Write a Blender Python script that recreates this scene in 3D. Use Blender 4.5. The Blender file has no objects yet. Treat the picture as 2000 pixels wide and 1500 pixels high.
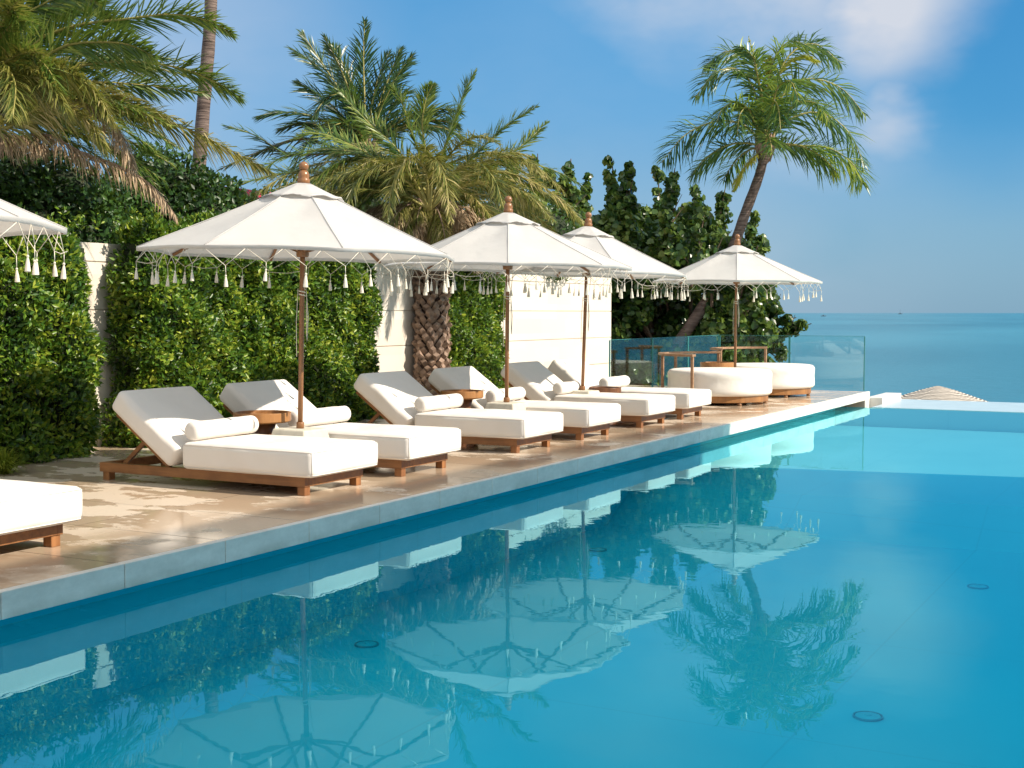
import bpy, math, random
import numpy as np
from mathutils import Vector, Matrix
random.seed(7); rng = np.random.default_rng(7)
S = bpy.context.scene
R_ = math.radians
# ------------------------------------------------------------------ camera
F = 2540.0; HC = 1.6; HD = 0.205
P = math.atan(139 / F); A = math.atan(1363 * math.cos(P) / F)
cd = bpy.data.cameras.new('camera'); cam = bpy.data.objects.new('camera', cd)
S.collection.objects.link(cam); S.camera = cam
cam.location = (0, 0, HC); cam.rotation_euler = (math.pi / 2 - P, 0, A)
cd.sensor_width = 36; cd.lens = 36 * F / 2000; cd.clip_end = 40000; cd.clip_start = 0.05
S.render.resolution_x = 1024; S.render.resolution_y = 768
# ------------------------------------------------------------------ world
SUN_EL = R_(35.8); SUN_AZ = R_(80.0)          # azimuth clockwise from +Y
W = bpy.data.worlds.new('World'); S.world = W; W.use_nodes = True
nt = W.node_tree; nt.nodes.clear(); N = nt.nodes.new; L = nt.links.new
out = N('ShaderNodeOutputWorld'); bg = N('ShaderNodeBackground'); bg.inputs[1].default_value = 0.10
sky = N('ShaderNodeTexSky'); sky.sky_type = 'NISHITA'; sky.sun_disc = False
sky.sun_elevation = SUN_EL; sky.sun_rotation = SUN_AZ; sky.air_density = 1.0; sky.dust_density = 1.2; sky.ozone_density = 2.5
tc = N('ShaderNodeTexCoord')
def ray(px, py):
    u = (px - 1000) / F; v = (750 - py) / F
    fw = Vector((-math.sin(A) * math.cos(P), math.cos(A) * math.cos(P), -math.sin(P)))
    r = Vector((math.cos(A), math.sin(A), 0)); up = r.cross(fw)
    return fw + u * r + v * up
def atd(px, py, D):
    return Vector((0, 0, HC)) + ray(px, py) * D
def atz(px, py, z):
    d = ray(px, py); return Vector((0, 0, HC)) + d * ((z - HC) / d.z)
def vmath(op, a, b=None):
    n = N('ShaderNodeVectorMath'); n.operation = op
    for i, s in enumerate((a, b)):
        if s is None: continue
        if isinstance(s, (tuple, Vector)): n.inputs[i].default_value = tuple(s)
        else: L(s, n.inputs[i])
    return n.outputs[1] if op in ('DOT_PRODUCT', 'LENGTH', 'DISTANCE') else n.outputs[0]
def smath(op, a, b=None, c=None):
    n = N('ShaderNodeMath'); n.operation = op
    for i, s in enumerate((a, b, c)):
        if s is None: continue
        if isinstance(s, (int, float)): n.inputs[i].default_value = s
        else: L(s, n.inputs[i])
    return n.outputs[0]
wn = N('ShaderNodeTexNoise'); wn.inputs['Scale'].default_value = 5.0; wn.inputs['Detail'].default_value = 5; wn.inputs['Roughness'].default_value = .55
mp = N('ShaderNodeMapping'); mp.inputs['Scale'].default_value = (1, 1, 1.7); L(tc.outputs['Generated'], mp.inputs[0]); L(mp.outputs[0], wn.inputs['Vector'])
warp = vmath('MULTIPLY', vmath('SUBTRACT', wn.outputs['Color'], (0.5, 0.5, 0.5)), (0.13, 0.13, 0.07))
dirw = vmath('ADD', tc.outputs['Generated'], warp)
clouds = None
for px, py, rad, st in ((1700, -20, .10, 1.7), (1500, -40, .12, 1.3), (1350, -60, .12, .9), (1740, 235, .05, 1.0), (1620, 250, .10, .42), (330, 60, .24, .42), (1450, 560, .2, .3), (1000, 520, .3, .25), (1700, -400, .14, .6), (1250, -330, .17, .7),
                        (1750, -640, .12, .7), (700, -420, .2, .6), (100, -700, .3, .6), (1500, 480, .12, .22)):
    d = ray(px, py).normalized()
    dist = vmath('DISTANCE', dirw, d)
    m = N('ShaderNodeMapRange'); m.interpolation_type = 'SMOOTHSTEP'; L(dist, m.inputs[0])
    m.inputs[1].default_value = rad; m.inputs[2].default_value = rad * .02; m.inputs[3].default_value = 0; m.inputs[4].default_value = st
    clouds = m.outputs[0] if clouds is None else smath('MAXIMUM', clouds, m.outputs[0])
cn = N('ShaderNodeMapRange'); L(wn.outputs['Fac'], cn.inputs[0]); cn.inputs[1].default_value = .25; cn.inputs[2].default_value = .62
clouds = smath('MULTIPLY', clouds, smath('ADD', smath('MULTIPLY', cn.outputs[0], .8), .2))
sepd = N('ShaderNodeSeparateXYZ'); L(tc.outputs['Generated'], sepd.inputs[0])
gr = N('ShaderNodeValToRGB'); L(sepd.outputs[2], gr.inputs[0]); ge = gr.color_ramp.elements
while len(ge) < 6: ge.new(.5)
for i, (p_, c_) in enumerate(((0, (.175, .315, .435)), (.06, (.145, .305, .45)), (.15, (.070, .270, .50)), (.34, (.012, .205, .47)), (.55, (.22, .33, .41)), (1, (.36, .41, .43)))): ge[i].position = p_; ge[i].color = c_ + (1,)
gcol = gr.outputs[0]
for px, py, rad, st, c_ in ((1930, 130, .12, .9, (.022, .215, .44)), (1250, 20, .15, .6, (.055, .27, .52)), (2050, -250, .2, .9, (.012, .18, .42))):   # clearer, deeper blue parts of the sky
    dist = vmath('DISTANCE', dirw, ray(px, py).normalized()); m = N('ShaderNodeMapRange'); m.interpolation_type = 'SMOOTHSTEP'; L(dist, m.inputs[0])
    m.inputs[1].default_value = rad; m.inputs[2].default_value = rad * .1; m.inputs[3].default_value = 0; m.inputs[4].default_value = st
    x_ = N('ShaderNodeMix'); x_.data_type = 'RGBA'; L(m.outputs[0], x_.inputs[0]); L(gcol, x_.inputs[6]); x_.inputs[7].default_value = c_ + (1,); gcol = x_.outputs[2]
hz = N('ShaderNodeMapRange'); hz.interpolation_type = 'SMOOTHSTEP'; L(sepd.outputs[1], hz.inputs[0])   # unseen sky behind the camera, brightened as fill for shaded sides
hz.inputs[1].default_value = .42; hz.inputs[2].default_value = -.35; hz.inputs[3].default_value = 0; hz.inputs[4].default_value = .85
x_ = N('ShaderNodeMix'); x_.data_type = 'RGBA'; L(hz.outputs[0], x_.inputs[0]); L(gcol, x_.inputs[6]); x_.inputs[7].default_value = (.86, .86, .84, 1); gcol = x_.outputs[2]
gsc = vmath('MULTIPLY', gcol, (9.0, 9.0, 9.0))
hsv = N('ShaderNodeHueSaturation'); hsv.inputs['Saturation'].default_value = 1.0; hsv.inputs['Value'].default_value = 1.0; L(sky.outputs[0], hsv.inputs['Color'])
tint = N('ShaderNodeMix'); tint.data_type = 'RGBA'; tint.blend_type = 'MULTIPLY'; tint.inputs[0].default_value = 1
L(hsv.outputs[0], tint.inputs[6]); tint.inputs[7].default_value = (0.74, 0.98, 1.16, 1)
skm = N('ShaderNodeMix'); skm.data_type = 'RGBA'; skm.inputs[0].default_value = .82; L(tint.outputs[2], skm.inputs[6]); L(gsc, skm.inputs[7])
mix = N('ShaderNodeMix'); mix.data_type = 'RGBA'; L(clouds, mix.inputs[0]); L(skm.outputs[2], mix.inputs[6]); mix.inputs[7].default_value = (4.3, 4.6, 5.2, 1)
L(mix.outputs[2], bg.inputs[0]); L(bg.outputs[0], out.inputs[0])
# ------------------------------------------------------------------ sun
sd = bpy.data.lights.new('sun', 'SUN'); sd.energy = 4.5; sd.angle = R_(0.55); sd.color = (1.0, 0.885, 0.735)
sun = bpy.data.objects.new('sun', sd); S.collection.objects.link(sun)
sdir = Vector((math.sin(SUN_AZ) * math.cos(SUN_EL), math.cos(SUN_AZ) * math.cos(SUN_EL), math.sin(SUN_EL)))
sun.rotation_euler = sdir.to_track_quat('Z', 'Y').to_euler(); sun.location = (20, 5, 30)
S.view_settings.view_transform = 'Standard'; S.view_settings.look = 'None'; S.view_settings.exposure = 0.60
# ------------------------------------------------------------------ materials
class NT:
    def __init__(s, name):
        s.m = bpy.data.materials.new(name); s.m.use_nodes = True; s.t = s.m.node_tree; s.t.nodes.clear()
        s.out = s.n('ShaderNodeOutputMaterial')
    def n(s, t, **k):
        x = s.t.nodes.new(t)
        for a, b in k.items(): setattr(x, a, b)
        return x
    def l(s, a, b): s.t.links.new(a, b)
    def coord(s, kind='Object', scale=(1, 1, 1), rot=(0, 0, 0)):
        c = s.n('ShaderNodeTexCoord'); m = s.n('ShaderNodeMapping'); s.l(c.outputs[kind], m.inputs[0])
        m.inputs['Scale'].default_value = scale; m.inputs['Rotation'].default_value = rot; return m.outputs[0]
    def noise(s, vec, scale, detail=4, rough=.55):
        x = s.n('ShaderNodeTexNoise'); x.inputs['Scale'].default_value = scale; x.inputs['Detail'].default_value = detail; x.inputs['Roughness'].default_value = rough
        s.l(vec, x.inputs['Vector']); return x.outputs['Fac']
    def ramp(s, fac, stops):
        r = s.n('ShaderNodeValToRGB'); e = r.color_ramp.elements
        while len(e) < len(stops): e.new(.5)
        for i, (p, c) in enumerate(stops):
            e[i].position = p; e[i].color = tuple(c) + (1,) if len(c) == 3 else c
        s.l(fac, r.inputs[0]); return r.outputs[0]
    def mr(s, fac, a, b, c, d):
        r = s.n('ShaderNodeMapRange'); s.l(fac, r.inputs[0])
        for i, v in enumerate((a, b, c, d)): r.inputs[i + 1].default_value = v
        return r.outputs[0]
    def math(s, op, a, b=0):
        x = s.n('ShaderNodeMath', operation=op)
        for i, v in enumerate((a, b)):
            if isinstance(v, (int, float)): x.inputs[i].default_value = v
            else: s.l(v, x.inputs[i])
        return x.outputs[0]
    def mix(s, fac, a, b, mode='MIX'):
        x = s.n('ShaderNodeMix', data_type='RGBA', blend_type=mode)
        for i, v in ((0, fac), (6, a), (7, b)):
            if isinstance(v, (int, float)): x.inputs[i].default_value = v
            elif isinstance(v, tuple): x.inputs[i].default_value = v + (1,) if len(v) == 3 else v
            else: s.l(v, x.inputs[i])
        return x.outputs[2]
    def bump(s, h, strength=.2, dist=.01):
        b = s.n('ShaderNodeBump'); b.inputs['Strength'].default_value = strength; b.inputs['Distance'].default_value = dist
        s.l(h, b.inputs['Height']); return b.outputs[0]
    def pbr(s, color, rough=.5, normal=None, spec=.5, metal=0, link=True):
        b = s.n('ShaderNodeBsdfPrincipled')
        for k, v in (('Base Color', color), ('Roughness', rough), ('Specular IOR Level', spec), ('Metallic', metal)):
            if isinstance(v, (int, float)): b.inputs[k].default_value = v
            elif isinstance(v, tuple): b.inputs[k].default_value = v + (1,)
            else: s.l(v, b.inputs[k])
        if normal is not None: s.l(normal, b.inputs['Normal'])
        if link: s.l(b.outputs[0], s.out.inputs[0])
        return b.outputs[0]
    def mixs(s, fac, a, b):
        x = s.n('ShaderNodeMixShader')
        if isinstance(fac, (int, float)): x.inputs[0].default_value = fac
        else: s.l(fac, x.inputs[0])
        s.l(a, x.inputs[1]); s.l(b, x.inputs[2]); return x.outputs[0]
    def island(s):
        return s.n('ShaderNodeNewGeometry').outputs['Random Per Island']
    def disp(s, *a): pass
def M_leaf(name, stops, rough=.38, trans=.28, tcol=(.25, .38, .03), clump=1.2):
    m = NT(name); f = m.math('ADD', m.math('MULTIPLY', m.island(), .5), m.math('MULTIPLY', m.mr(m.noise(m.coord(), clump, 3), .25, .75, 0, 1), .5))
    col = m.ramp(f, stops); b = m.pbr(col, rough, link=False, spec=.45)
    t = m.n('ShaderNodeBsdfTranslucent'); m.l(m.mix(.5, col, tcol), t.inputs[0])
    m.l(m.mixs(trans, b, t.outputs[0]), m.out.inputs[0]); return m.m
def M_wood(name, dark, light, axis=0, rough=.42, scale=1.0):
    m = NT(name); sc = [22 * scale] * 3; sc[axis] = 1.6 * scale; v = m.coord('Object', tuple(sc))
    a = m.noise(v, 1.0, 6, .65); c = m.noise(m.coord('Object', (3, 3, 3)), 1.2, 3)
    f = m.math('ADD', m.math('MULTIPLY', a, .65), m.math('MULTIPLY', c, .45))
    col = m.ramp(f, [(.34, dark), (.55, tuple((d + l) / 2 for d, l in zip(dark, light))), (.74, light)])
    m.pbr(col, m.mr(a, .3, .7, rough - .1, rough + .15), m.bump(a, .35, .004)); return m.m
def M_plain(name, col, rough=.6, var=.12, scale=6, bump=.15, metal=0, bd=.004):
    m = NT(name); n = m.noise(m.coord(), scale, 5)
    c = m.mix(m.mr(n, .3, .7, 0, 1), tuple(x * (1 - var) for x in col), tuple(min(1, x * (1 + var)) for x in col))
    m.pbr(c, rough, m.bump(n, bump, bd), metal=metal); return m.m
def M_fabric(name, col, trans=0.0):
    m = NT(name); v = m.coord()
    big = m.noise(v, 2.2, 4); wv = m.noise(v, 7, 3, .4); fine = m.noise(m.coord('Object', (260, 260, 260)), 1, 2)
    c = m.mix(m.mr(big, .3, .75, 0, 1), tuple(x * .93 for x in col), col)
    h = m.math('ADD', m.math('MULTIPLY', wv, 1.0), m.math('MULTIPLY', fine, .06))
    b = m.pbr(c, .88, m.bump(h, .45, .018), spec=.15, link=False)
    if trans > 0:
        t = m.n('ShaderNodeBsdfTranslucent'); m.l(c, t.inputs[0]); m.l(m.mixs(trans, b, t.outputs[0]), m.out.inputs[0])
    else: m.l(b, m.out.inputs[0])
    return m.m
MAT = {}
MAT['wood'] = M_wood('teak', (.11, .042, .015), (.37, .17, .062))
MAT['wood_y'] = M_wood('teak_cross', (.11, .042, .015), (.37, .17, .062), 1)
MAT['wood_z'] = M_wood('teak_upright', (.13, .048, .016), (.38, .17, .060), 2)
MAT['wood_pole'] = M_wood('pole_wood', (.17, .075, .030), (.38, .18, .075), 2, .32)
MAT['wood_dark'] = M_wood('dark_table_wood', (.05, .018, .009), (.24, .095, .034), 2, .35, .5)
MAT['wood_grey'] = M_wood('weathered_wood', (.17, .085, .045), (.46, .28, .16), 0, .6)
MAT['wood_light'] = M_wood('honey_wood', (.15, .058, .016), (.40, .19, .06), 2, .45, .3)
MAT['cushion'] = M_fabric('cream_canvas', (.80, .76, .71))
MAT['canopy'] = M_fabric('canopy_canvas', (.80, .79, .775), .46)
MAT['cord'] = M_plain('cotton_cord', (.76, .71, .60), .9, .08, 40)
MAT['concrete'] = M_plain('cast_concrete', (.60, .57, .48), .8, .12, 9, .3)
MAT['brass'] = M_plain('dark_bracket', (.06, .06, .065), .5, .1)
def mat_deck():
    m = NT('wet_travertine'); c = m.n('ShaderNodeTexCoord').outputs['Object']
    sep = m.n('ShaderNodeSeparateXYZ'); m.l(c, sep.inputs[0])
    def joint(o, off, T, w):
        a = m.math('FRACT', m.math('DIVIDE', m.math('ADD', o, off), T)); d = m.math('ABSOLUTE', m.math('SUBTRACT', a, .5))
        return m.mr(d, .5 - w / T, .5 - w / T * .35, 0, 1)
    j = m.math('MAXIMUM', joint(sep.outputs[1], 20 * .841 - 4.456, .841, .006), joint(sep.outputs[0], 5.28 + 1.25 * 20, 1.25, .006))
    big = m.noise(c, 1.1, 6, .62); n2 = m.noise(c, 5.0, 5); fine = m.noise(c, 45, 4)
    cell = m.n('ShaderNodeTexWhiteNoise'); cell.noise_dimensions = '2D'
    fx = m.math('FLOOR', m.math('DIVIDE', m.math('ADD', sep.outputs[0], 5.28 + 25), 1.25)); fy = m.math('FLOOR', m.math('DIVIDE', m.math('ADD', sep.outputs[1], 20 * .841 - 4.456), .841))
    cmb = m.n('ShaderNodeCombineXYZ'); m.l(fx, cmb.inputs[0]); m.l(fy, cmb.inputs[1]); m.l(cmb.outputs[0], cell.inputs['Vector'])
    base = m.mix(cell.outputs['Value'], (.66, .55, .435), (.76, .665, .545))
    base = m.mix(m.math('MULTIPLY', m.mr(n2, .35, .7, 0, 1), .5), base, (.72, .585, .46))
    mp_ = m.n('ShaderNodeMapping'); m.l(c, mp_.inputs[0]); mp_.inputs['Scale'].default_value = (1.0, 1.7, 1)
    wet = m.mr(m.noise(mp_.outputs[0], 1.35, 7, .62), .475, .515, 0, 1)
    edge = m.mr(sep.outputs[0], -6.3, -5.9, 0, 1)
    wet2 = m.math('MAXIMUM', wet, m.math('MULTIPLY', edge, m.mr(m.noise(c, 1.9, 6), .36, .5, 0, 1)))
    col = m.mix(m.math('MULTIPLY', wet2, .8), base, m.mix(1.0, base, (.76, .66, .55), 'MULTIPLY'))
    col = m.mix(m.math('MULTIPLY', m.mr(fine, .3, .7, 0, 1), .18), col, (.30, .23, .16))
    col = m.mix(m.math('MULTIPLY', j, .8), col, (.14, .11, .08))
    rough = m.math('ADD', m.mr(wet2, 0, 1, .34, .06), m.math('MULTIPLY', n2, .08))
    m.pbr(col, rough, m.bump(m.math('SUBTRACT', m.math('MULTIPLY', n2, .25), j), .22, .003), spec=.6); return m.m
MAT['deck'] = mat_deck()
def mat_fascia():
    m = NT('edge_stone'); c = m.coord(); a = m.noise(m.coord('Object', (1, 1.2, 3)), 2.6, 7, .65); b = m.noise(c, 26, 4)
    col = m.mix(m.mr(a, .36, .68, 0, 1), (.86, .83, .76), (.66, .64, .58))
    col = m.mix(m.math('MULTIPLY', m.mr(b, .4, .75, 0, 1), .25), col, (.55, .54, .48))
    sp = m.n('ShaderNodeSeparateXYZ'); m.l(m.coord(), sp.inputs[0])
    low = m.math('MULTIPLY', m.mr(sp.outputs[2], .13, .06, 0, 1), m.mr(m.noise(m.coord('Object', (1, 2, 1)), 1.6, 5), .42, .65, 0, .55))
    col = m.mix(low, col, (.30, .32, .24))
    m.pbr(col, .5, m.bump(b, .1, .003)); return m.m
MAT['fascia'] = mat_fascia()
MAT['wetstone'] = M_plain('wet_pale_stone', (.56, .68, .72), .22, .06, 3)
MAT['whitestone'] = M_plain('white_stone', (.74, .72, .68), .5, .06, 5)
def mat_wall():
    m = NT('limestone_blocks'); c = m.n('ShaderNodeTexCoord').outputs['Object']; sp = m.n('ShaderNodeSeparateXYZ'); m.l(c, sp.inputs[0])
    w = m.n('ShaderNodeTexWhiteNoise'); w.noise_dimensions = '2D'; cb = m.n('ShaderNodeCombineXYZ')
    row = m.math('FLOOR', m.math('DIVIDE', m.math('ADD', sp.outputs[2], 5), .25))
    m.l(m.math('FLOOR', m.math('ADD', m.math('DIVIDE', m.math('ADD', sp.outputs[1], 30), .95), m.math('MULTIPLY', row, .37))), cb.inputs[0]); m.l(row, cb.inputs[1]); m.l(cb.outputs[0], w.inputs['Vector'])
    n = m.noise(c, 3, 6)
    col = m.mix(m.mr(w.outputs['Value'], 0, 1, 0, .9), (.70, .655, .585), (.645, .57, .485))
    col = m.mix(m.math('MULTIPLY', m.mr(n, .35, .7, 0, 1), .3), col, (.64, .60, .52))
    m.pbr(col, .75, m.bump(m.noise(c, 30, 4), .12, .003)); return m.m
MAT['wall'] = mat_wall()
def mat_water():
    m = NT('pool_water'); v = m.coord('Object', (1, 1, 1))
    a = m.noise(v, 1.7, 3, .5); b = m.noise(m.coord('Object', (1.0, 1.6, 1)), 7, 2, .5)
    mask = m.mr(m.noise(v, .35, 2), .42, .62, .15, 1)
    h = m.math('ADD', a, m.math('MULTIPLY', m.math('MULTIPLY', b, mask), .2)); nr = m.bump(h, .5, .0022)
    f = m.n('ShaderNodeFresnel'); bf = m.n('ShaderNodeNewGeometry').outputs['Backfacing']; m.l(m.mr(bf, 0, 1, 1.44, 1/1.44), f.inputs[0]); m.l(nr, f.inputs['Normal'])
    g = m.n('ShaderNodeBsdfGlossy'); g.inputs['Roughness'].default_value = 0.0; m.l(nr, g.inputs['Normal']); g.inputs[0].default_value = (.44, .90, 1, 1)
    t = m.n('ShaderNodeBsdfTransparent'); t.inputs[0].default_value = (.52, .95, .99, 1)
    m.l(m.mixs(f.outputs[0], t.outputs[0], g.outputs[0]), m.out.inputs[0]); return m.m
MAT['water'] = mat_water()
def mat_floor(name, c1, c2):
    m = NT(name); c = m.n('ShaderNodeTexCoord').outputs['Object']; sp = m.n('ShaderNodeSeparateXYZ'); m.l(c, sp.inputs[0])
    def joint(o, T, w):
        d = m.math('ABSOLUTE', m.math('SUBTRACT', m.math('FRACT', m.math('DIVIDE', m.math('ADD', o, 50), T)), .5)); return m.mr(d, .5 - w / T, .5, 0, 1)
    j = m.math('MAXIMUM', joint(sp.outputs[0], 1.85, .012), joint(sp.outputs[1], 2.18, .012))
    n = m.noise(c, .5, 3); col = m.mix(m.mr(n, .35, .65, 0, 1), c1, c2); col = m.mix(m.math('MULTIPLY', j, .16), col, (.0, .15, .24))
    m.pbr(col, .6); return m.m
MAT['floor_deep'] = mat_floor('pool_tile', (.002, .56, .70), (.003, .62, .76))
MAT['floor_shelf'] = mat_floor('pool_shelf_tile', (.34, .50, .54), (.38, .54, .58))
MAT['glass'] = None
def mat_glass():
    m = NT('balustrade_glass'); f = m.n('ShaderNodeFresnel'); bf = m.n('ShaderNodeNewGeometry').outputs['Backfacing']; m.l(m.mr(bf, 0, 1, 1.5, 1/1.5), f.inputs[0])
    g = m.n('ShaderNodeBsdfGlossy'); g.inputs['Roughness'].default_value = .0; g.inputs[0].default_value = (.85, .97, .97, 1)
    t = m.n('ShaderNodeBsdfTransparent'); t.inputs[0].default_value = (.90, .968, .965, 1)
    m.l(m.mixs(f.outputs[0], t.outputs[0], g.outputs[0]), m.out.inputs[0]); return m.m
MAT['glass'] = mat_glass()
MAT['glassedge'] = M_plain('glass_edge', (.05, .22, .22), .2, .05)
def mat_sea():
    m = NT('sea_water'); v = m.coord('Object', (1, 1, 1)); a = m.noise(m.coord('Object', (.35, 1, 1), (0, 0, A)), .9, 6, .6); b = m.noise(m.coord('Object', (.02, .006, 1), (0, 0, A)), .6, 4)
    col = m.mix(m.mr(b, .35, .65, 0, 1), (.026, .155, .225), (.05, .225, .31))
    m.pbr(col, .32, m.bump(a, .8, .5), spec=.5); return m.m
MAT['sea'] = mat_sea()
MAT['sand'] = M_plain('sand', (.55, .45, .32), .9, .1, 2, .3)
MAT['soil'] = M_plain('garden_soil', (.07, .055, .035), .95, .3, 3, .5)
MAT['white'] = M_plain('white_render', (.72, .70, .66), .8, .05, 1.5)
MAT['window'] = M_plain('window_glass', (.05, .07, .09), .08, .1)
MAT['hedge'] = M_leaf('hedge_leaves', [(.25, (.014, .046, .009)), (.42, (.050, .130, .014)), (.60, (.14, .25, .022)), (.78, (.34, .40, .04))], .38, .25, clump=2.6)
MAT['hedge_core'] = M_plain('hedge_inside', (.018, .028, .010), .95, .4, 6, .5)
MAT['bush'] = M_leaf('dark_bush_leaves', [(.25, (.010, .032, .009)), (.55, (.028, .080, .016)), (.8, (.075, .16, .030))], .42, .2)
MAT['grape'] = M_leaf('round_leaves', [(.25, (.013, .042, .014)), (.5, (.045, .105, .026)), (.75, (.19, .27, .06))], .3, .3, clump=.6)
MAT['date'] = M_leaf('date_palm_leaves', [(.25, (.05, .08, .018)), (.45, (.15, .17, .035)), (.65, (.33, .30, .09)), (.82, (.56, .46, .23))], .36, .3, (.4, .4, .05), .8)
MAT['dateg'] = M_leaf('green_date_leaves', [(.25, (.04, .095, .022)), (.5, (.10, .18, .03)), (.75, (.28, .32, .07))], .33, .3, (.3, .4, .05), .8)
MAT['dead'] = M_leaf('dry_leaves', [(.2, (.22, .14, .085)), (.5, (.42, .30, .19)), (.8, (.62, .49, .33))], .7, .15, (.4, .28, .12))
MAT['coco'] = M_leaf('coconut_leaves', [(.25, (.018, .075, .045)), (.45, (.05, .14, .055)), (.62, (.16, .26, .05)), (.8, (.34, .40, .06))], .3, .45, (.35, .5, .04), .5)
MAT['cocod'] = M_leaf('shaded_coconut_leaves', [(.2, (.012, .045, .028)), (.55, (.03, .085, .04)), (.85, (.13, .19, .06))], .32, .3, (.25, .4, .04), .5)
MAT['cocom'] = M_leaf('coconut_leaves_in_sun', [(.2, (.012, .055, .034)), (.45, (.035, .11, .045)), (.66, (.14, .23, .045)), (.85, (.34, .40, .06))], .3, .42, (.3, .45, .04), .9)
MAT['cocoy'] = M_leaf('young_coconut_leaves', [(.2, (.22, .28, .03)), (.6, (.45, .45, .05)), (.9, (.62, .58, .10))], .35, .4, (.6, .6, .05))
MAT['rachis'] = M_plain('leaf_stalk', (.34, .30, .09), .5, .2, 4)
MAT['grass'] = M_leaf('grass_blades', [(.2, (.10, .16, .02)), (.6, (.30, .36, .04)), (.9, (.5, .5, .10))], .45, .35, (.4, .5, .05))
def mat_trunk(name, a, b, zs):
    m = NT(name); v = m.coord('Object', (1, 1, zs)); n = m.noise(v, 5, 5); r = m.noise(m.coord('Object', (.6, .6, zs * 3)), 3, 3)
    m.pbr(m.mix(m.mr(m.math('ADD', n, r), .75, 1.25, 0, 1), a, b), .85, m.bump(r, .8, .03)); return m.m
MAT['trunk'] = mat_trunk('palm_trunk', (.055, .036, .030), (.21, .155, .13), 5)
MAT['bark'] = mat_trunk('bark', (.05, .035, .022), (.16, .11, .075), 1)
MAT['boot'] = M_plain('leaf_bases', (.27, .185, .135), .8, .45, 7, .5, bd=.01)
MAT['boot_in'] = M_plain('trunk_fibre', (.05, .028, .018), .95, .4, 14, .5)
def mat_roof():
    m = NT('red_tiles'); w = m.n('ShaderNodeTexWave', wave_type='BANDS', bands_direction='Y'); w.inputs['Scale'].default_value = 2.2; w.inputs['Distortion'].default_value = .3
    m.l(m.coord('Object'), w.inputs['Vector']); n = m.noise(m.coord(), 5, 4)
    m.pbr(m.mix(m.mr(n, .3, .7, 0, 1), (.36, .020, .035), (.52, .04, .06)), .5, m.bump(w.outputs['Fac'], .8, .05)); return m.m
MAT['redroof'] = mat_roof()
def mat_thatch():
    m = NT('woven_thatch'); c = m.n('ShaderNodeTexCoord').outputs['Object']; ln = m.n('ShaderNodeVectorMath', operation='LENGTH'); m.l(c, ln.inputs[0])
    w = m.math('SINE', m.math('MULTIPLY', m.math('ADD', ln.outputs['Value'], m.math('MULTIPLY', m.noise(c, 2, 3), .18)), 62)); n = m.noise(c, 30, 3)
    m.pbr(m.mix(m.mr(w, -.3, .6, 0, 1), (.22, .19, .16), (.66, .60, .52)), .9, m.bump(w, .6, .03)); return m.m
MAT['thatch'] = mat_thatch()
MAT['boat'] = M_plain('boat_paint', (.10, .14, .18), .5, .1)
MAT['drain'] = M_plain('drain_ring', (.01, .32, .42), .5, .1)
MAT['drainw'] = M_plain('drain_cover', (.004, .52, .64), .6, .05)
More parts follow.
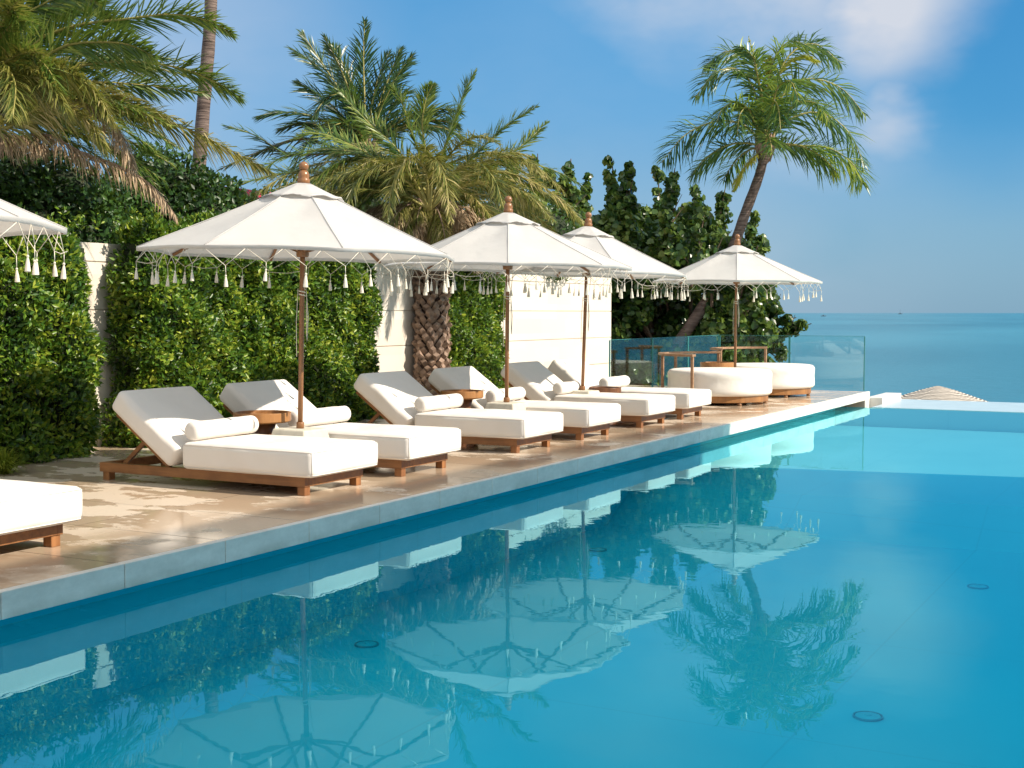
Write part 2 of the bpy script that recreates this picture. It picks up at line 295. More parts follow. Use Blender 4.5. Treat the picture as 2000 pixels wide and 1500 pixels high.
# ------------------------------------------------------------------ mesh helpers
class MB:
    def __init__(s): s.v = []; s.f = []
    def add(s, vs, fs):
        o = len(s.v); s.v += [tuple(x) for x in vs]; s.f += [tuple(i + o for i in f) for f in fs]; return s
    def box(s, a, b):
        (x0, y0, z0), (x1, y1, z1) = a, b
        return s.add([(x0, y0, z0), (x1, y0, z0), (x1, y1, z0), (x0, y1, z0), (x0, y0, z1), (x1, y0, z1), (x1, y1, z1), (x0, y1, z1)],
                     [(0, 3, 2, 1), (4, 5, 6, 7), (0, 1, 5, 4), (1, 2, 6, 5), (2, 3, 7, 6), (3, 0, 4, 7)])
    def frustum(s, cx, cy, z0, z1, a0, a1):
        v = [(cx + sx * a * .5, cy + sy * a * .5, z) for z, a in ((z0, a0), (z1, a1)) for sx, sy in ((-1, -1), (1, -1), (1, 1), (-1, 1))]
        return s.add(v, [(0, 3, 2, 1), (4, 5, 6, 7), (0, 1, 5, 4), (1, 2, 6, 5), (2, 3, 7, 6), (3, 0, 4, 7)])
    def tube(s, pts, rs, n=8, cap=True):
        pts = [Vector(p) for p in pts]
        if not isinstance(rs, (list, tuple)): rs = [rs] * len(pts)
        vs = []; up = None
        for i, p in enumerate(pts):
            t = (pts[min(i + 1, len(pts) - 1)] - pts[max(i - 1, 0)]).normalized()
            if up is None: up = Vector((0, 0, 1)) if abs(t.z) < .9 else Vector((1, 0, 0))
            a = t.cross(up).normalized(); b = t.cross(a).normalized(); up = -b if False else up
            for k in range(n):
                th = 2 * math.pi * k / n; vs.append(p + (a * math.cos(th) + b * math.sin(th)) * rs[i])
        fs = [(i * n + k, i * n + (k + 1) % n, (i + 1) * n + (k + 1) % n, (i + 1) * n + k) for i in range(len(pts) - 1) for k in range(n)]
        if cap: fs += [tuple(range(n))[::-1], tuple((len(pts) - 1) * n + k for k in range(n))]
        return s.add(vs, fs)
    def bar(s, p, q, w, h, up=(0, 0, 1)):
        p, q = Vector(p), Vector(q); t = (q - p).normalized(); a = t.cross(Vector(up)).normalized(); b = a.cross(t)
        vs = [c + a * sx * w / 2 + b * sy * h / 2 for c in (p, q) for sx, sy in ((-1, -1), (1, -1), (1, 1), (-1, 1))]
        return s.add(vs, [(0, 1, 2, 3), (7, 6, 5, 4), (0, 4, 5, 1), (1, 5, 6, 2), (2, 6, 7, 3), (3, 7, 4, 0)])
    def lathe(s, prof, n=24, c=(0, 0, 0)):
        vs = [(c[0] + r * math.cos(2 * math.pi * k / n), c[1] + r * math.sin(2 * math.pi * k / n), c[2] + z) for r, z in prof for k in range(n)]
        m = len(prof); fs = [(i * n + k, i * n + (k + 1) % n, (i + 1) * n + (k + 1) % n, (i + 1) * n + k) for i in range(m - 1) for k in range(n)]
        fs += [tuple(range(n))[::-1], tuple((m - 1) * n + k for k in range(n))]
        return s.add(vs, fs)
    def build(s, name, mat, parent=None, smooth=False, bevel=0, seg=2):
        me = bpy.data.meshes.new(name); me.from_pydata(s.v, [], s.f); me.update()
        o = bpy.data.objects.new(name, me); S.collection.objects.link(o)
        if isinstance(mat, str): mat = MAT[mat]
        me.materials.append(mat)
        if smooth:
            for p in me.polygons: p.use_smooth = True
        if bevel:
            b = o.modifiers.new('bevel', 'BEVEL'); b.width = bevel; b.segments = seg; b.limit_method = 'ANGLE'
        if parent: o.parent = parent
        return o
def tag(o, label, cat, group=None):
    o['label'] = label; o['category'] = cat
    if group: o['group'] = group
    return o
def thing(name, label, cat, loc=(0, 0, 0), group=None, rz=0):
    o = bpy.data.objects.new(name, None); S.collection.objects.link(o); o.location = loc; o.rotation_euler = (0, 0, rz); o.empty_display_size = .2
    return tag(o, label, cat, group)
def struct(o, kind='structure'):
    o['kind'] = kind; return o
KIDS = {}
def copy_tree(o, label=None):
    kids = [c for c in S.objects if c.parent == o]
    c = o.copy(); S.collection.objects.link(c)
    if label: c['label'] = label
    for k in kids:
        d = k.copy(); S.collection.objects.link(d); d.parent = c
        for g in [x for x in S.objects if x.parent == k]:
            e = g.copy(); S.collection.objects.link(e); e.parent = d
    return c
def cushion(dx, dy, dz, r=.06, puff=.012, nx=22, ny=14, nz=8, wob=.006, seed=0):
    """rounded puffy box centred on origin"""
    rg = random.Random(seed); ph = [rg.uniform(0, 6.28) for _ in range(6)]
    hx, hy, hz = dx / 2, dy / 2, dz / 2; mb = MB(); idx = {}
    def lin(n, h):
        e = [-h, -h + r * .3, -h + r * .65, -h + r]; inner = [(-h + r) + (2 * h - 2 * r) * i / n for i in range(1, n)]; return e + inner + [h - r, h - r * .65, h - r * .3, h]
    X, Y, Z = lin(nx, hx), lin(ny, hy), lin(nz, hz)
    def vert(x, y, z):
        k = (round(x, 5), round(y, 5), round(z, 5))
        if k in idx: return idx[k]
        cx = max(-hx + r, min(hx - r, x)); cy = max(-hy + r, min(hy - r, y)); cz = max(-hz + r, min(hz - r, z))
        d = Vector((x - cx, y - cy, z - cz)); n = d.normalized() if d.length > 1e-9 else Vector((0, 0, 1)); p = Vector((cx, cy, cz)) + n * r
        fx, fy, fz = 1 - (x / hx) ** 2, 1 - (y / hy) ** 2, 1 - (z / hz) ** 2
        w = wob * (math.sin(9 * x + 4 * y + ph[0]) + math.sin(11 * y - 5 * x + ph[1]) + .6 * math.sin(17 * x + 9 * z + ph[2]))
        if abs(z) >= hz - 1e-6: p.z += math.copysign(puff * min(1, 2.2 * fx * fy), z) + w * fx * fy
        if abs(y) >= hy - 1e-6: p.y += math.copysign(puff * min(1, 1.6 * fx * fz), y) + w * fx * fz
        if abs(x) >= hx - 1e-6: p.x += math.copysign(puff * min(1, 1.6 * fy * fz), x) + w * fy * fz
        mb.v.append(tuple(p)); idx[k] = len(mb.v) - 1; return idx[k]
    def face(U, V, fn, flip):
        for i in range(len(U) - 1):
            for j in range(len(V) - 1):
                q = [vert(*fn(U[i], V[j])), vert(*fn(U[i + 1], V[j])), vert(*fn(U[i + 1], V[j + 1])), vert(*fn(U[i], V[j + 1]))]
                if len(set(q)) == 4: mb.f.append(tuple(q[::-1] if flip else q))
    face(X, Y, lambda a, b: (a, b, hz), False); face(X, Y, lambda a, b: (a, b, -hz), True)
    face(X, Z, lambda a, b: (a, -hy, b), False); face(X, Z, lambda a, b: (a, hy, b), True)
    face(Y, Z, lambda a, b: (hx, a, b), False); face(Y, Z, lambda a, b: (-hx, a, b), True)
    return mb
# ------------------------------------------------------------------ ground, sea, pool, deck
m = MB(); m.add([(-9000, -60, -5), (9000, -60, -5), (9000, 30000, -5), (-9000, 30000, -5)], [(0, 1, 2, 3)]); 
struct(m.build('sea', 'sea'))
m = MB(); m.add([(-80, -60, -3.4), (80, -60, -3.4), (80, 46, -3.6), (60, 66, -5.2), (-60, 66, -5.2), (-80, 46, -3.6)], [(0, 1, 2, 3, 4, 5)]); struct(m.build('beach', 'sand'))
m = MB(); m.box((-60, -30, -3.8), (-8.16, 23.4, .06)).box((-60, 23.4, -3.8), (-9.75, 30.5, .06)); struct(m.build('garden_ground', 'soil'))
struct(MB().box((-10.4, -12, .067), (-5.341, 23.3, HD)).box((-10.4, -12, -.9), (-5.62, 23.28, .066)).build('deck', 'deck'))
# edge stones, one slab per joint
fx = MB(); y0 = 4.456 - .841 * 9; n = 0
ys = [y0 + .841 * i for i in range(60)]
for a, b in zip(ys, ys[1:]):
    if a > 23.3: break
    fx.box((-5.34, a + .003, .067), (-5.28, min(b, 23.3) - .003, HD + .003))
fx.box((-5.61, 22.95, -.3), (-5.283, 23.297, .0665))
e = struct(fx.build('deck_edge_stones', 'fascia', bevel=.004))
struct(MB().box((-5.345, 23.303, -.3), (-5.06, 24.9, .10)).build('pool_sill', 'whitestone', bevel=.005))
PX0, PX1, PY0, PY1, YS = -5.615, 5.2, 1.9, 22.2, 16.4
FD = -.65; FS = -.32
m = MB(); m.add([(PX0, PY0, 0), (PX1, PY0, 0), (PX1, PY1, 0), (PX0, PY1, 0)], [(0, 1, 2, 3)]); struct(m.build('pool_water', 'water'))
YA, YB = 12.6, 13.4      # the deep floor ramps up to the shallow shelf along a slanting line
def side(mb, x, flip, y0, y1, za, zb, top):
    f = (0, 1, 2, 3); mb.add([(x, y0, za), (x, y1, zb), (x, y1, top), (x, y0, top)], [f[::-1] if flip else f])
m = MB(); m.add([(PX0, PY0, FD), (PX1, PY0, FD), (PX1, YB, FD), (PX0, YA, FD)], [(0, 1, 2, 3)])
m.add([(PX0, YA, FD), (PX1, YB, FD), (PX1, YB + .75, FS), (PX0, YA + .75, FS)], [(0, 1, 2, 3)])
side(m, PX0, False, PY0, YA, FD, FD, .06); side(m, PX0, False, YA, YA + .75, FD, FS, .06); side(m, PX1, True, PY0, YB, FD, FD, .06); side(m, PX1, True, YB, YB + .75, FD, FS, .06)
m.add([(PX0, PY0, FD), (PX1, PY0, FD), (PX1, PY0, .06), (PX0, PY0, .06)], [(0, 1, 2, 3)])
struct(m.build('pool_basin', 'floor_deep'))
YC, YD = 15.5, 17.4  # dark and pale tile meet along the building's shadow edge
m = MB(); m.add([(PX0, YA + .75, FS), (PX1, YB + .75, FS), (PX1, YD, FS), (PX0, YC, FS)], [(0, 1, 2, 3)])
side(m, PX0, False, YA + .75, YC, FS, FS, .06); side(m, PX1, True, YB + .75, YD, FS, FS, -.01); struct(m.build('pool_shelf_shaded', 'floor_deep'))  # shaded part of the shelf, its shade put into the dark tile colour
m = MB(); m.add([(PX0, YC, FS), (PX1, YD, FS), (PX1, PY1, FS), (PX0, PY1, FS)], [(0, 1, 2, 3)])
side(m, PX0, False, YC, PY1, FS, FS, .06); side(m, PX1, True, YD, PY1, FS, FS, -.01)
m.add([(PX0, PY1, FS), (PX1, PY1, FS), (PX1, PY1, -.004), (PX0, PY1, -.004)], [(0, 1, 2, 3)])
struct(m.build('pool_shelf', 'floor_shelf'))
struct(MB().box((-5.0, PY1 + .004, -.6), (14, 24.4, .008)).box((-5.0, 24.4, -3.6), (14, 24.6, .004)).build('infinity_edge', 'wetstone'))
struct(MB().box((-5.283, -12, -.7), (14, PY0 - .002, HD)).box((PX1 + .002, PY0, -.7), (14, 22.2, HD)).build('terrace', 'deck'))
for (px, py), lab in zip(((716, 1260), (1695, 1401), (1168, 1075), (1910, 1147)), ('round floor drain under water in front of nearest lounger', 'nearest round floor drain at lower right of pool', 'faint round floor drain beneath the reflected parasols', 'faint round floor drain at far right of pool')):
    p = atz(px, py, FD)
    r = MB(); nn = 28
    v = [(rr * math.cos(2 * math.pi * k / nn), rr * math.sin(2 * math.pi * k / nn), z) for rr, z in ((.075, .010), (.083, .010), (.083, 0), (.075, 0)) for k in range(nn)]
    r.add(v, [(i * nn + k, i * nn + (k + 1) % nn, ((i + 1) % 4) * nn + (k + 1) % nn, ((i + 1) % 4) * nn + k) for i in range(4) for k in range(nn)])
    t = thing('pool_drain', lab, 'drain', (p.x, p.y, FD + .002), 'pool drains'); r.build('ring', 'drain', t)
    MB().lathe([(.070, 0), (.070, .008), (.02, .012), (.0199, .016), (.012, .017)], 20).build('cover', 'drainw', t)
# ------------------------------------------------------------------ garden wall with recessed courses
w = MB(); XW = -10.2
for z0, z1 in ((.0, .63), (.63, 1.13), (1.13, 1.63), (1.63, 2.13), (2.13, 2.33)):
    w.box((XW - .28, -10, z0 + .006), (XW, 23.1, z1 - .006))
w.box((XW - .26, -9.98, 0), (XW - .018, 23.08, 2.32))
wl = w.build('garden_wall', 'wall', bevel=.004); tag(wl, 'cream limestone garden wall in long courses behind the hedges', 'wall')
# ------------------------------------------------------------------ off-picture hotel wing that shades the near pool
ht = thing('unseen_hotel_wing', 'unseen white two storey hotel wing put in to shade the near pool', 'building', (10, 2, HD))
b = MB().box((-4, -14, 0), (4, 15.55, 8.35)); b.build('wall', 'white', ht)
MB().box((-4.2, -14.2, 8.35), (4.2, 15.7, 8.53)).build('roof', 'whitestone', ht)
wm = MB(); wm.box((-4.03, 0, 0), (-3.98, 1.8, 1.6)); me0 = None
for fl in range(3):
    for k in range(8):
        if me0 is None: wo = wm.build('window', 'window', ht); me0 = wo
        else: wo = me0.copy(); S.collection.objects.link(wo)
        wo.location = (0, -13 + 3.4 * k, .8 + 2.9 * fl)
# ------------------------------------------------------------------ sun loungers
def make_lounger(label, seed):
    # local origin: foot near corner of the frame on the deck; +y away, head towards -x
    t = thing('sun_lounger', label, 'sun lounger', (0, 0, 0), 'sun loungers in a row on the deck')
    f = MB(); f.bar((-2.13, .02, .108), (0, .02, .108), .045, .078); f.bar((-2.13, .75, .108), (0, .75, .108), .045, .078)
    g = f; g.box((-.045, .043, .07), (0, .727, .146)); g.box((-2.13, .043, .07), (-2.085, .727, .146)); g.box((-1.24, .043, .085), (-1.17, .727, .140))
    for k in range(9): g.box((-1.08 + .115 * k, .043, .105), (-1.0 + .115 * k, .727, .142))
    g.build('frame', 'wood', t, bevel=.003)
    for x in (-2.07, -.045):
        for y in (.045, .725):
            MB().box((x - .035, y - .035, 0), (x + .035, y + .035, .069)).build('leg', 'wood_z', t, bevel=.004)
    a = R_(36); ca, sa = math.cos(a), math.sin(a); hx, hz = -1.37, .150
    br = MB()
    for y in (.03, .74): br.bar((hx, y, hz), (hx - ca * .70, y, hz + sa * .70), .035, .045)
    for k in (.12, .3, .5, .66): br.bar((hx - ca * k, .03, hz + sa * k), (hx - ca * k, .74, hz + sa * k), .05, .02, (-sa, 0, ca))
    br.build('backrest_frame', 'wood', t, bevel=.003)
    for y in (.07, .70): MB().bar((-1.91, y, .14), (-1.67, y, .345), .03, .035).build('strut', 'wood', t, bevel=.003)
    c = cushion(1.30, .90, .215, .046, .005, seed=seed); s_ = c.build('seat_cushion', 'cushion', t, True); s_.location = (-.53, .385, .148 + .1075)
    sg = MB()
    for zz in (.088, -.088):
        q = [(-.615, -.447, zz), (.615, -.447, zz), (.647, -.415, zz), (.647, .415, zz), (.615, .447, zz), (-.615, .447, zz)]; sg.tube(q, .0035, 5)
    for yy in (-.4365, .4365): sg.tube([(.6365, yy, -.088), (.6385, yy * 1.002, 0), (.6365, yy, .088)], .0030, 5)
    sg.build('piping', 'cushion', s_, True)
    c2 = cushion(.80, .88, .20, .05, .008, 14, 14, seed=seed + 50); b_ = c2.build('back_cushion', 'cushion', t, True)
    # back cushion lies along the backrest
    off = .122; mid = .355
    b_.rotation_euler = (0, a, 0); b_.location = (hx - ca * mid + sa * off, .385, hz + sa * mid + ca * off)
    return t
LY = [(4.78, 'white sun lounger cut off at the left edge, only its foot end in view'), (7.92, 'nearest complete sun lounger, its white backrest shaded by the largest parasol'),
      (9.25, 'white sun lounger just behind the nearest complete one, left of the first pole'), (11.36, 'third complete sun lounger, beside the hedge edge and plain wall'),
      (12.84, 'sun lounger with its backrest in front of the rough palm trunk'), (14.60, 'sun lounger with raised backrest before the sunlit wall, right of the second pole'),
      (15.98, 'farthest sun lounger, next to the round daybeds')]
XL = -6.03
loungers = []
for i, (y, lab) in enumerate(LY):
    t = make_lounger(lab, i); t.location = (XL + (.0, 0, .01, 0, .015, -.01, -.01)[i], y, HD); t.rotation_euler = (0, 0, R_((0, 0, .6, 0, .4, -.5, .4)[i])); loungers.append(t)
# bolsters
def make_bolster(lab, seed):
    mb = MB(); rg = random.Random(seed); prof = [(.0, -.40), (.035, -.402), (.062, -.395), (.074, -.38)] + [(.076 + rg.uniform(-.002, .003), -.36 + .08 * k) for k in range(10)] + [(.074, .38), (.062, .395), (.035, .402), (.001, .40)]
    n = 24
    vs = [(r * math.cos(2 * math.pi * k / n), z, r * math.sin(2 * math.pi * k / n)) for r, z in prof for k in range(n)]
    mb.add(vs, [(i * n + k, (i + 1) * n + k, (i + 1) * n + (k + 1) % n, i * n + (k + 1) % n) for i in range(len(prof) - 1) for k in range(n)])
    o = mb.build('bolster_pillow', 'cushion', None, True); return tag(o, lab, 'pillow', 'white bolster pillows')
BL = ['white bolster pillow on the nearest complete lounger', 'white bolster pillow just right of the nearest round table', 'white bolster pillow on the third complete lounger', 'white bolster pillow beside the second parasol pole',
      'white bolster pillow left of the farthest lounger table', 'white bolster pillow on the farthest lounger']
for i in range(6):
    o = make_bolster(BL[i], i); y = LY[i + 1][0]; o.location = (XL - 1.15, y + .41, HD + .148 + .215 + .083); o.rotation_euler = (0, 0, R_((1, -1.5, 0, 2, -1, 1)[i]))
# ------------------------------------------------------------------ tables
def make_table(lab, p, r=.25, h=.53, small=False):
    t = thing('side_table', lab, 'side table', p, 'round wooden side tables')
    MB().lathe([(.09, h - .10), (r * .55, h - .098), (r * .93, h - .085), (r, h - .075), (r, h), (r - .022, h), (r - .026, h - .028), (.02, h - .03)], 40).build('tray_top', 'wood_dark' if small else 'wood_light', t, False, .003)
    MB().lathe([(.17, 0), (.175, .03), (.15, .06), (.10, .16), (.085, .24), (.09, .32), (.12, h - .101)], 32).build('pedestal', 'wood_dark', t, True)
    return t
make_table('round wooden tray table between the two nearest loungers', (-7.27, 8.95, HD))
make_table('dark round wooden table in front of the rough palm trunk', (-7.33, 12.5, HD), .24)
make_table('small dark bowl-shaped table by the farthest two loungers', (-6.98, 15.6, HD), .22, .42, True)
# ------------------------------------------------------------------ parasols
RC = 1.37; ZR = 1.90; ZA = 2.52
def canopy_pt(th, u, R=RC, zr=ZR, za=ZA, sag=.05):
    """th angle (canopy local, ribs at multiples of 45 deg), u 0..1 radial"""
    seg = (th % (math.pi / 4)) / (math.pi / 4); bow = math.sin(math.pi * seg)
    r = R * math.cos(math.pi / 8) / math.cos((th % (math.pi / 4)) - math.pi / 8) * (1 - .018 * bow * u)
    z = za + (zr - za) * (u ** .93) - sag * bow * u * (1 - u) * 1.6 + .012 * bow * u * u
    return Vector((math.cos(th) * r * u, math.sin(th) * r * u, z))
def make_parasol(lab, p, az, lean, seed, dirt=0):
    t = thing('parasol', lab, 'parasol', p, 'white wooden parasols on the deck'); t.rotation_euler = (lean[1], lean[0], 0); rg = random.Random(seed)
    MB().frustum(0, 0, 0, .405, .50, .33).build('base', 'concrete', t, bevel=.012)
    MB().tube([(0, 0, .40), (0, 0, 1.2), (0, 0, 2.5)], [.022, .022, .022], 14).build('pole', 'wood_pole', t, True)
    MB().lathe([(.034, .40), (.034, .45), (.030, .46)], 14).build('pole_socket', 'wood_pole', t, True)
    fn = MB().lathe([(.03, 2.475), (.052, 2.485), (.054, 2.525), (.044, 2.54), (.050, 2.555), (.040, 2.59), (.026, 2.605)], 20)
    fn.lathe([(.002 + .040 * math.sin(a), 2.638 - .040 * math.cos(a)) for a in [math.pi * k / 8 + .02 for k in range(9)]], 18); fn.build('finial', 'wood_pole', t, True)
    nt_, nu = 80, 14; mb = MB(); th0 = az
    vs = []
    for j in range(nu + 1):
        u = .03 + .97 * j / nu
        for k in range(nt_):
            q = canopy_pt(2 * math.pi * k / nt_, u); q.z += .004 * math.sin(13 * u + k * .9 + seed) * (1 - u); vs.append((q.x, q.y, q.z))
    fs = [(j * nt_ + k, (j + 1) * nt_ + k, (j + 1) * nt_ + (k + 1) % nt_, j * nt_ + (k + 1) % nt_) for j in range(nu) for k in range(nt_)]
    # hem: short drop at rim
    rim = nu * nt_
    for k in range(nt_): q = Vector(vs[rim + k]); vs.append((q.x * .999, q.y * .999, q.z - .03))
    fs += [(rim + k, rim + nt_ + k, rim + nt_ + (k + 1) % nt_, rim + (k + 1) % nt_) for k in range(nt_)]
    mb.add(vs, fs); can = mb.build('canopy', 'canopy', t, False); can.rotation_euler = (0, 0, th0)
    for pl in can.data.polygons: pl.use_smooth = True
    # sharp crease along ribs
    me = can.data; sharp = me.attributes.new('sharp_edge', 'BOOLEAN', 'EDGE')
    for ed in me.edges:
        a, b = ed.vertices
        if a < rim + nt_ and b < rim + nt_ and a % nt_ == b % nt_ and (a % nt_) % 10 == 0: sharp.data[ed.index].value = True
        if a >= rim and b >= rim and b < rim + nt_ and a < rim + nt_: sharp.data[ed.index].value = True
    so = can.modifiers.new('solid', 'SOLIDIFY'); so.thickness = .004
    # seams
    sm = MB()
    for r in range(8):
        pts = [canopy_pt(r * math.pi / 4 + 1e-4, u) + Vector((0, 0, .004)) for u in (.06, .3, .5, .7, .85, 1.0)]; sm.tube(pts, .004, 4)
    x = sm.build('seams', 'canopy', can, True)
    # vent cap with scalloped edge
    vc = MB(); vs = []; nv = 80
    for j in range(7):
        u = .05 + .21 * j / 6
        for k in range(nv):
            q = canopy_pt(2 * math.pi * k / nv, u, sag=.0); q.z += .010 + .012 * j / 6
            if j == 6: q.z += -.012 + .026 * abs(math.sin(k * math.pi / 10 + .4)) + rg.uniform(-.004, .004)
            vs.append(tuple(q))
    vc.add(vs, [(j * nv + k, (j + 1) * nv + k, (j + 1) * nv + (k + 1) % nv, j * nv + (k + 1) % nv) for j in range(6) for k in range(nv)])
    vo = vc.build('vent_cap', 'canopy', can, True); vo.modifiers.new('s', 'SOLIDIFY').thickness = .004
    # ribs and struts
    for r in range(8):
        th = r * math.pi / 4 + az; c, s = math.cos(th), math.sin(th)
        rp_ = [canopy_pt(r * math.pi / 4 + 1e-4, u_) * 1.0 for u_ in (.05, .25, .5, .75, .985)]; ca_, sa_ = math.cos(az), math.sin(az); rp_ = [Vector((q.x * ca_ - q.y * sa_, q.x * sa_ + q.y * ca_, q.z - .026)) for q in rp_]; a, b = rp_[0], rp_[-1]
        rb = MB().tube(rp_, .015, 6).build('rib', 'wood_pole', t)
        mid = rp_[2]
        MB().bar((c * .045, s * .045, ZR + .02), mid + Vector((0, 0, -.02)), .018, .024).build('strut', 'wood_pole', t)
    MB().lathe([(.05, ZR - .03), (.055, ZR - .01), (.055, ZR + .04), (.045, ZR + .06)], 16).build('hub', 'wood_pole', t, True)
    # fringe of knotted cords and tassels
    fr = MB(); NT_ = 28; spots = []
    for k in range(NT_):
        th = 2 * math.pi * (k + .5) / NT_; w_ = 2 * math.pi / NT_ * .5
        a = canopy_pt(th - w_ * .95, 1); b = canopy_pt(th + w_ * .95, 1); c = canopy_pt(th, 1)
        a.z -= .03; b.z -= .03; dz = .105 + rg.uniform(-.02, .025)
        kn = Vector((c.x * .995, c.y * .995, c.z - .03 - dz)); j = Vector((rg.uniform(-.03, .03), rg.uniform(-.03, .03), 0)); kn += j
        ln = rg.uniform(.035, .085); tp = kn + Vector((rg.uniform(-.004, .004), rg.uniform(-.004, .004), -ln))
        fr.tube([a, kn], .0028, 3); fr.tube([b, kn], .0028, 3); fr.tube([kn, tp], .0028, 3); spots.append(tp)
        if rg.random() < .18:
            c2 = canopy_pt(th + w_ * 2, 1); k2 = Vector((c2.x, c2.y, kn.z + rg.uniform(-.02, .02))); fr.tube([kn, (kn + k2) / 2 + Vector((0, 0, -.015)), k2], .003, 3)
    fo = fr.build('fringe', 'cord', t, True); fo.rotation_euler = (0, 0, az)
    tm = MB().lathe([(.003, 0), (.009, -.004), (.011, -.014), (.006, -.022), (.010, -.034), (.017, -.07), (.021, -.105), (.023, -.128), (.016, -.131)], 9)
    me_ = None
    for tp in spots:
        if me_ is None: to = tm.build('tassel', 'cord', fo, False); me_ = to.data
        else: to = bpy.data.objects.new('tassel', me_); S.collection.objects.link(to); to.parent = fo
        to.location = tp; to.rotation_euler = (rg.uniform(-.08, .08), rg.uniform(-.08, .08), rg.uniform(0, 6)); sc = rg.uniform(.64, .88); to.scale = (sc, sc, sc)
    # rope tied round the pole
    rp = MB(); rp.tube([(.027 * math.cos(k * .9), .027 * math.sin(k * .9), 1.60 - .004 * k) for k in range(16)], .005, 5)
    d = Vector((.88, .47, 0)).normalized() * .032
    rp.tube([(d.x, d.y, 1.86), (d.x * 1.9, d.y * 1.9, 1.84), (d.x * 1.1, d.y * 1.1, 1.62), (d.x * 1.2, d.y * 1.2, 1.45), (d.x * 1.35, d.y * 1.35, 1.20)], .004, 5)
    rp.tube([(d.x * 1.1, d.y * 1.1, 1.58), (d.x * 1.7, d.y * 1.7, 1.36), (d.x * 1.5, d.y * 1.5, 1.16), (d.x * 1.35, d.y * 1.35, 1.2)], .004, 5)
    rp.tube([(-d.x * 1.1, -d.y * 1.1, 1.60), (-d.x * 1.4, -d.y * 1.4, 1.3), (-d.x * 1.2, -d.y * 1.2, 1.02)], .0035, 5)
    rp.build('rope', 'cord', t, True)
    return t
make_parasol('white parasol cut off by the left edge of the photo', (-6.89, 4.58, HD), R_(11), (0, 0), 1)
make_parasol('largest white parasol in full view, between the two nearest loungers', (-6.87, 8.95, HD), R_(5), (.022, -.008), 2)
make_parasol('white parasol in the middle with a grey water mark beside its front seam', (-6.85, 12.65, HD), R_(-16.5), (.01, 0), 3)
make_parasol('white parasol partly hidden behind the middle one, third pole', (-7.08, 15.1, HD), R_(-3), (.03, -.01), 4)
make_parasol('farthest white parasol, standing between the round daybeds', (-6.84, 20.5, HD), R_(-26.5), (.008, 0), 5)
# ------------------------------------------------------------------ daybeds and curved rails
rV = Vector((math.cos(A), math.sin(A), 0)); fV = Vector((-math.sin(A), math.cos(A), 0))
def make_daybed(lab, p):
    t = thing('round_daybed', lab, 'daybed', p, 'round daybeds'); r = .80; z0 = .145
    prof = [(.02, z0), (r - .03, z0), (r - .01, z0 + .02)] + [(r + .004 * math.sin(k * 1.3), z0 + .03 + .28 * k / 6) for k in range(7)]
    prof += [(r - .008, z0 + .345), (r - .03, z0 + .368), (r - .07, z0 + .378), (r * .6, z0 + .388), (.02, z0 + .39)]
    MB().lathe(prof, 72).build('cushion', 'cushion', t, True)
    MB().lathe([(r - .12, .045), (r - .06, .045), (r - .055, .05), (r - .055, .138), (r - .06, .1445), (r - .12, .1445)], 64).build('base_ring', 'wood_light', t, False)
    for k in range(6):
        a = k * math.pi / 3 + .25; MB().lathe([(.032, 0), (.032, .0445)], 12, ((r - .10) * math.cos(a), (r - .10) * math.sin(a), 0)).build('leg', 'wood_grey', t, True)
    return t
c1 = atd(1405, 780, 20.2); c2 = atd(1496, 780, 22.1)
make_daybed('round white daybed nearer to the loungers', (c1.x, c1.y, HD)); make_daybed('round white daybed farther back by the glass corner', (c2.x, c2.y, HD))
def make_rail(lab, c, h, a0, a1, legs):
    t = thing('curved_rail_table', lab, 'table', (c.x, c.y, HD), 'curved wooden rails around daybeds'); R = .90; mb = MB(); vs = []; n = 30
    for k in range(n + 1):
        a = a0 + (a1 - a0) * k / n
        for rr, z in ((R - .06, h - .035), (R + .05, h - .035), (R + .05, h), (R - .06, h)):
            q = rV * math.cos(a) * rr + fV * math.sin(a) * rr; vs.append((q.x, q.y, z))
    fs = [(k * 4 + j, k * 4 + (j + 1) % 4, (k + 1) * 4 + (j + 1) % 4, (k + 1) * 4 + j) for k in range(n) for j in range(4)] + [(3, 2, 1, 0), (n * 4, n * 4 + 1, n * 4 + 2, n * 4 + 3)]
    mb.add(vs, fs).build('curved_top', 'wood_grey', t, bevel=.003)
    for a in legs:
        q = (rV * math.cos(a) + fV * math.sin(a)) * (R - .005); MB().box((q.x - .02, q.y - .02, 0), (q.x + .02, q.y + .02, h - .0355)).build('leg', 'wood_grey', t, bevel=.003)
make_rail('curved wooden rail arching round the nearer daybed', c1, .775, R_(80), R_(236), [R_(x) for x in (82, 132, 184, 234)])
make_rail('curved wooden rail arching round the farther daybed', c2, .80, R_(78), R_(200), [R_(x) for x in (80, 140, 198)])
p = atd(1400, 735, 21.0); make_table('round dark wooden table between the two daybeds', (p.x, p.y, HD), .27, .60)
# ------------------------------------------------------------------ glass balustrade
gt = thing('glass_balustrade', 'clear greenish glass balustrade round the far deck corner', 'glass fence', (-8.064, 23.222, HD))
def pane(a, b, h=.958):
    a, b = Vector(a), Vector(b); d = (b - a).normalized(); a2 = a + d * .008; b2 = b - d * .008; L_ = Vector((-8.064, 23.222, HD))
    o = MB().bar(a2 - L_ + Vector((0, 0, .02 + h / 2)), b2 - L_ + Vector((0, 0, .02 + h / 2)), .012, h); g = o.build('glass_panel', 'glass', gt)
    e = MB(); 
    for q in (a2, b2): e.box((q.x - L_.x - .009, q.y - L_.y - .009, .02), (q.x - L_.x + .009, q.y - L_.y + .009, .02 + h - .002))
    e.bar(a2 - L_ + Vector((0, 0, .02 + h + .004)), b2 - L_ + Vector((0, 0, .02 + h + .004)), .014, .006)
    e.build('edge', 'glassedge', g)
ypts = [18.2, 19.95, 21.6, 23.222]
for px in (): pass
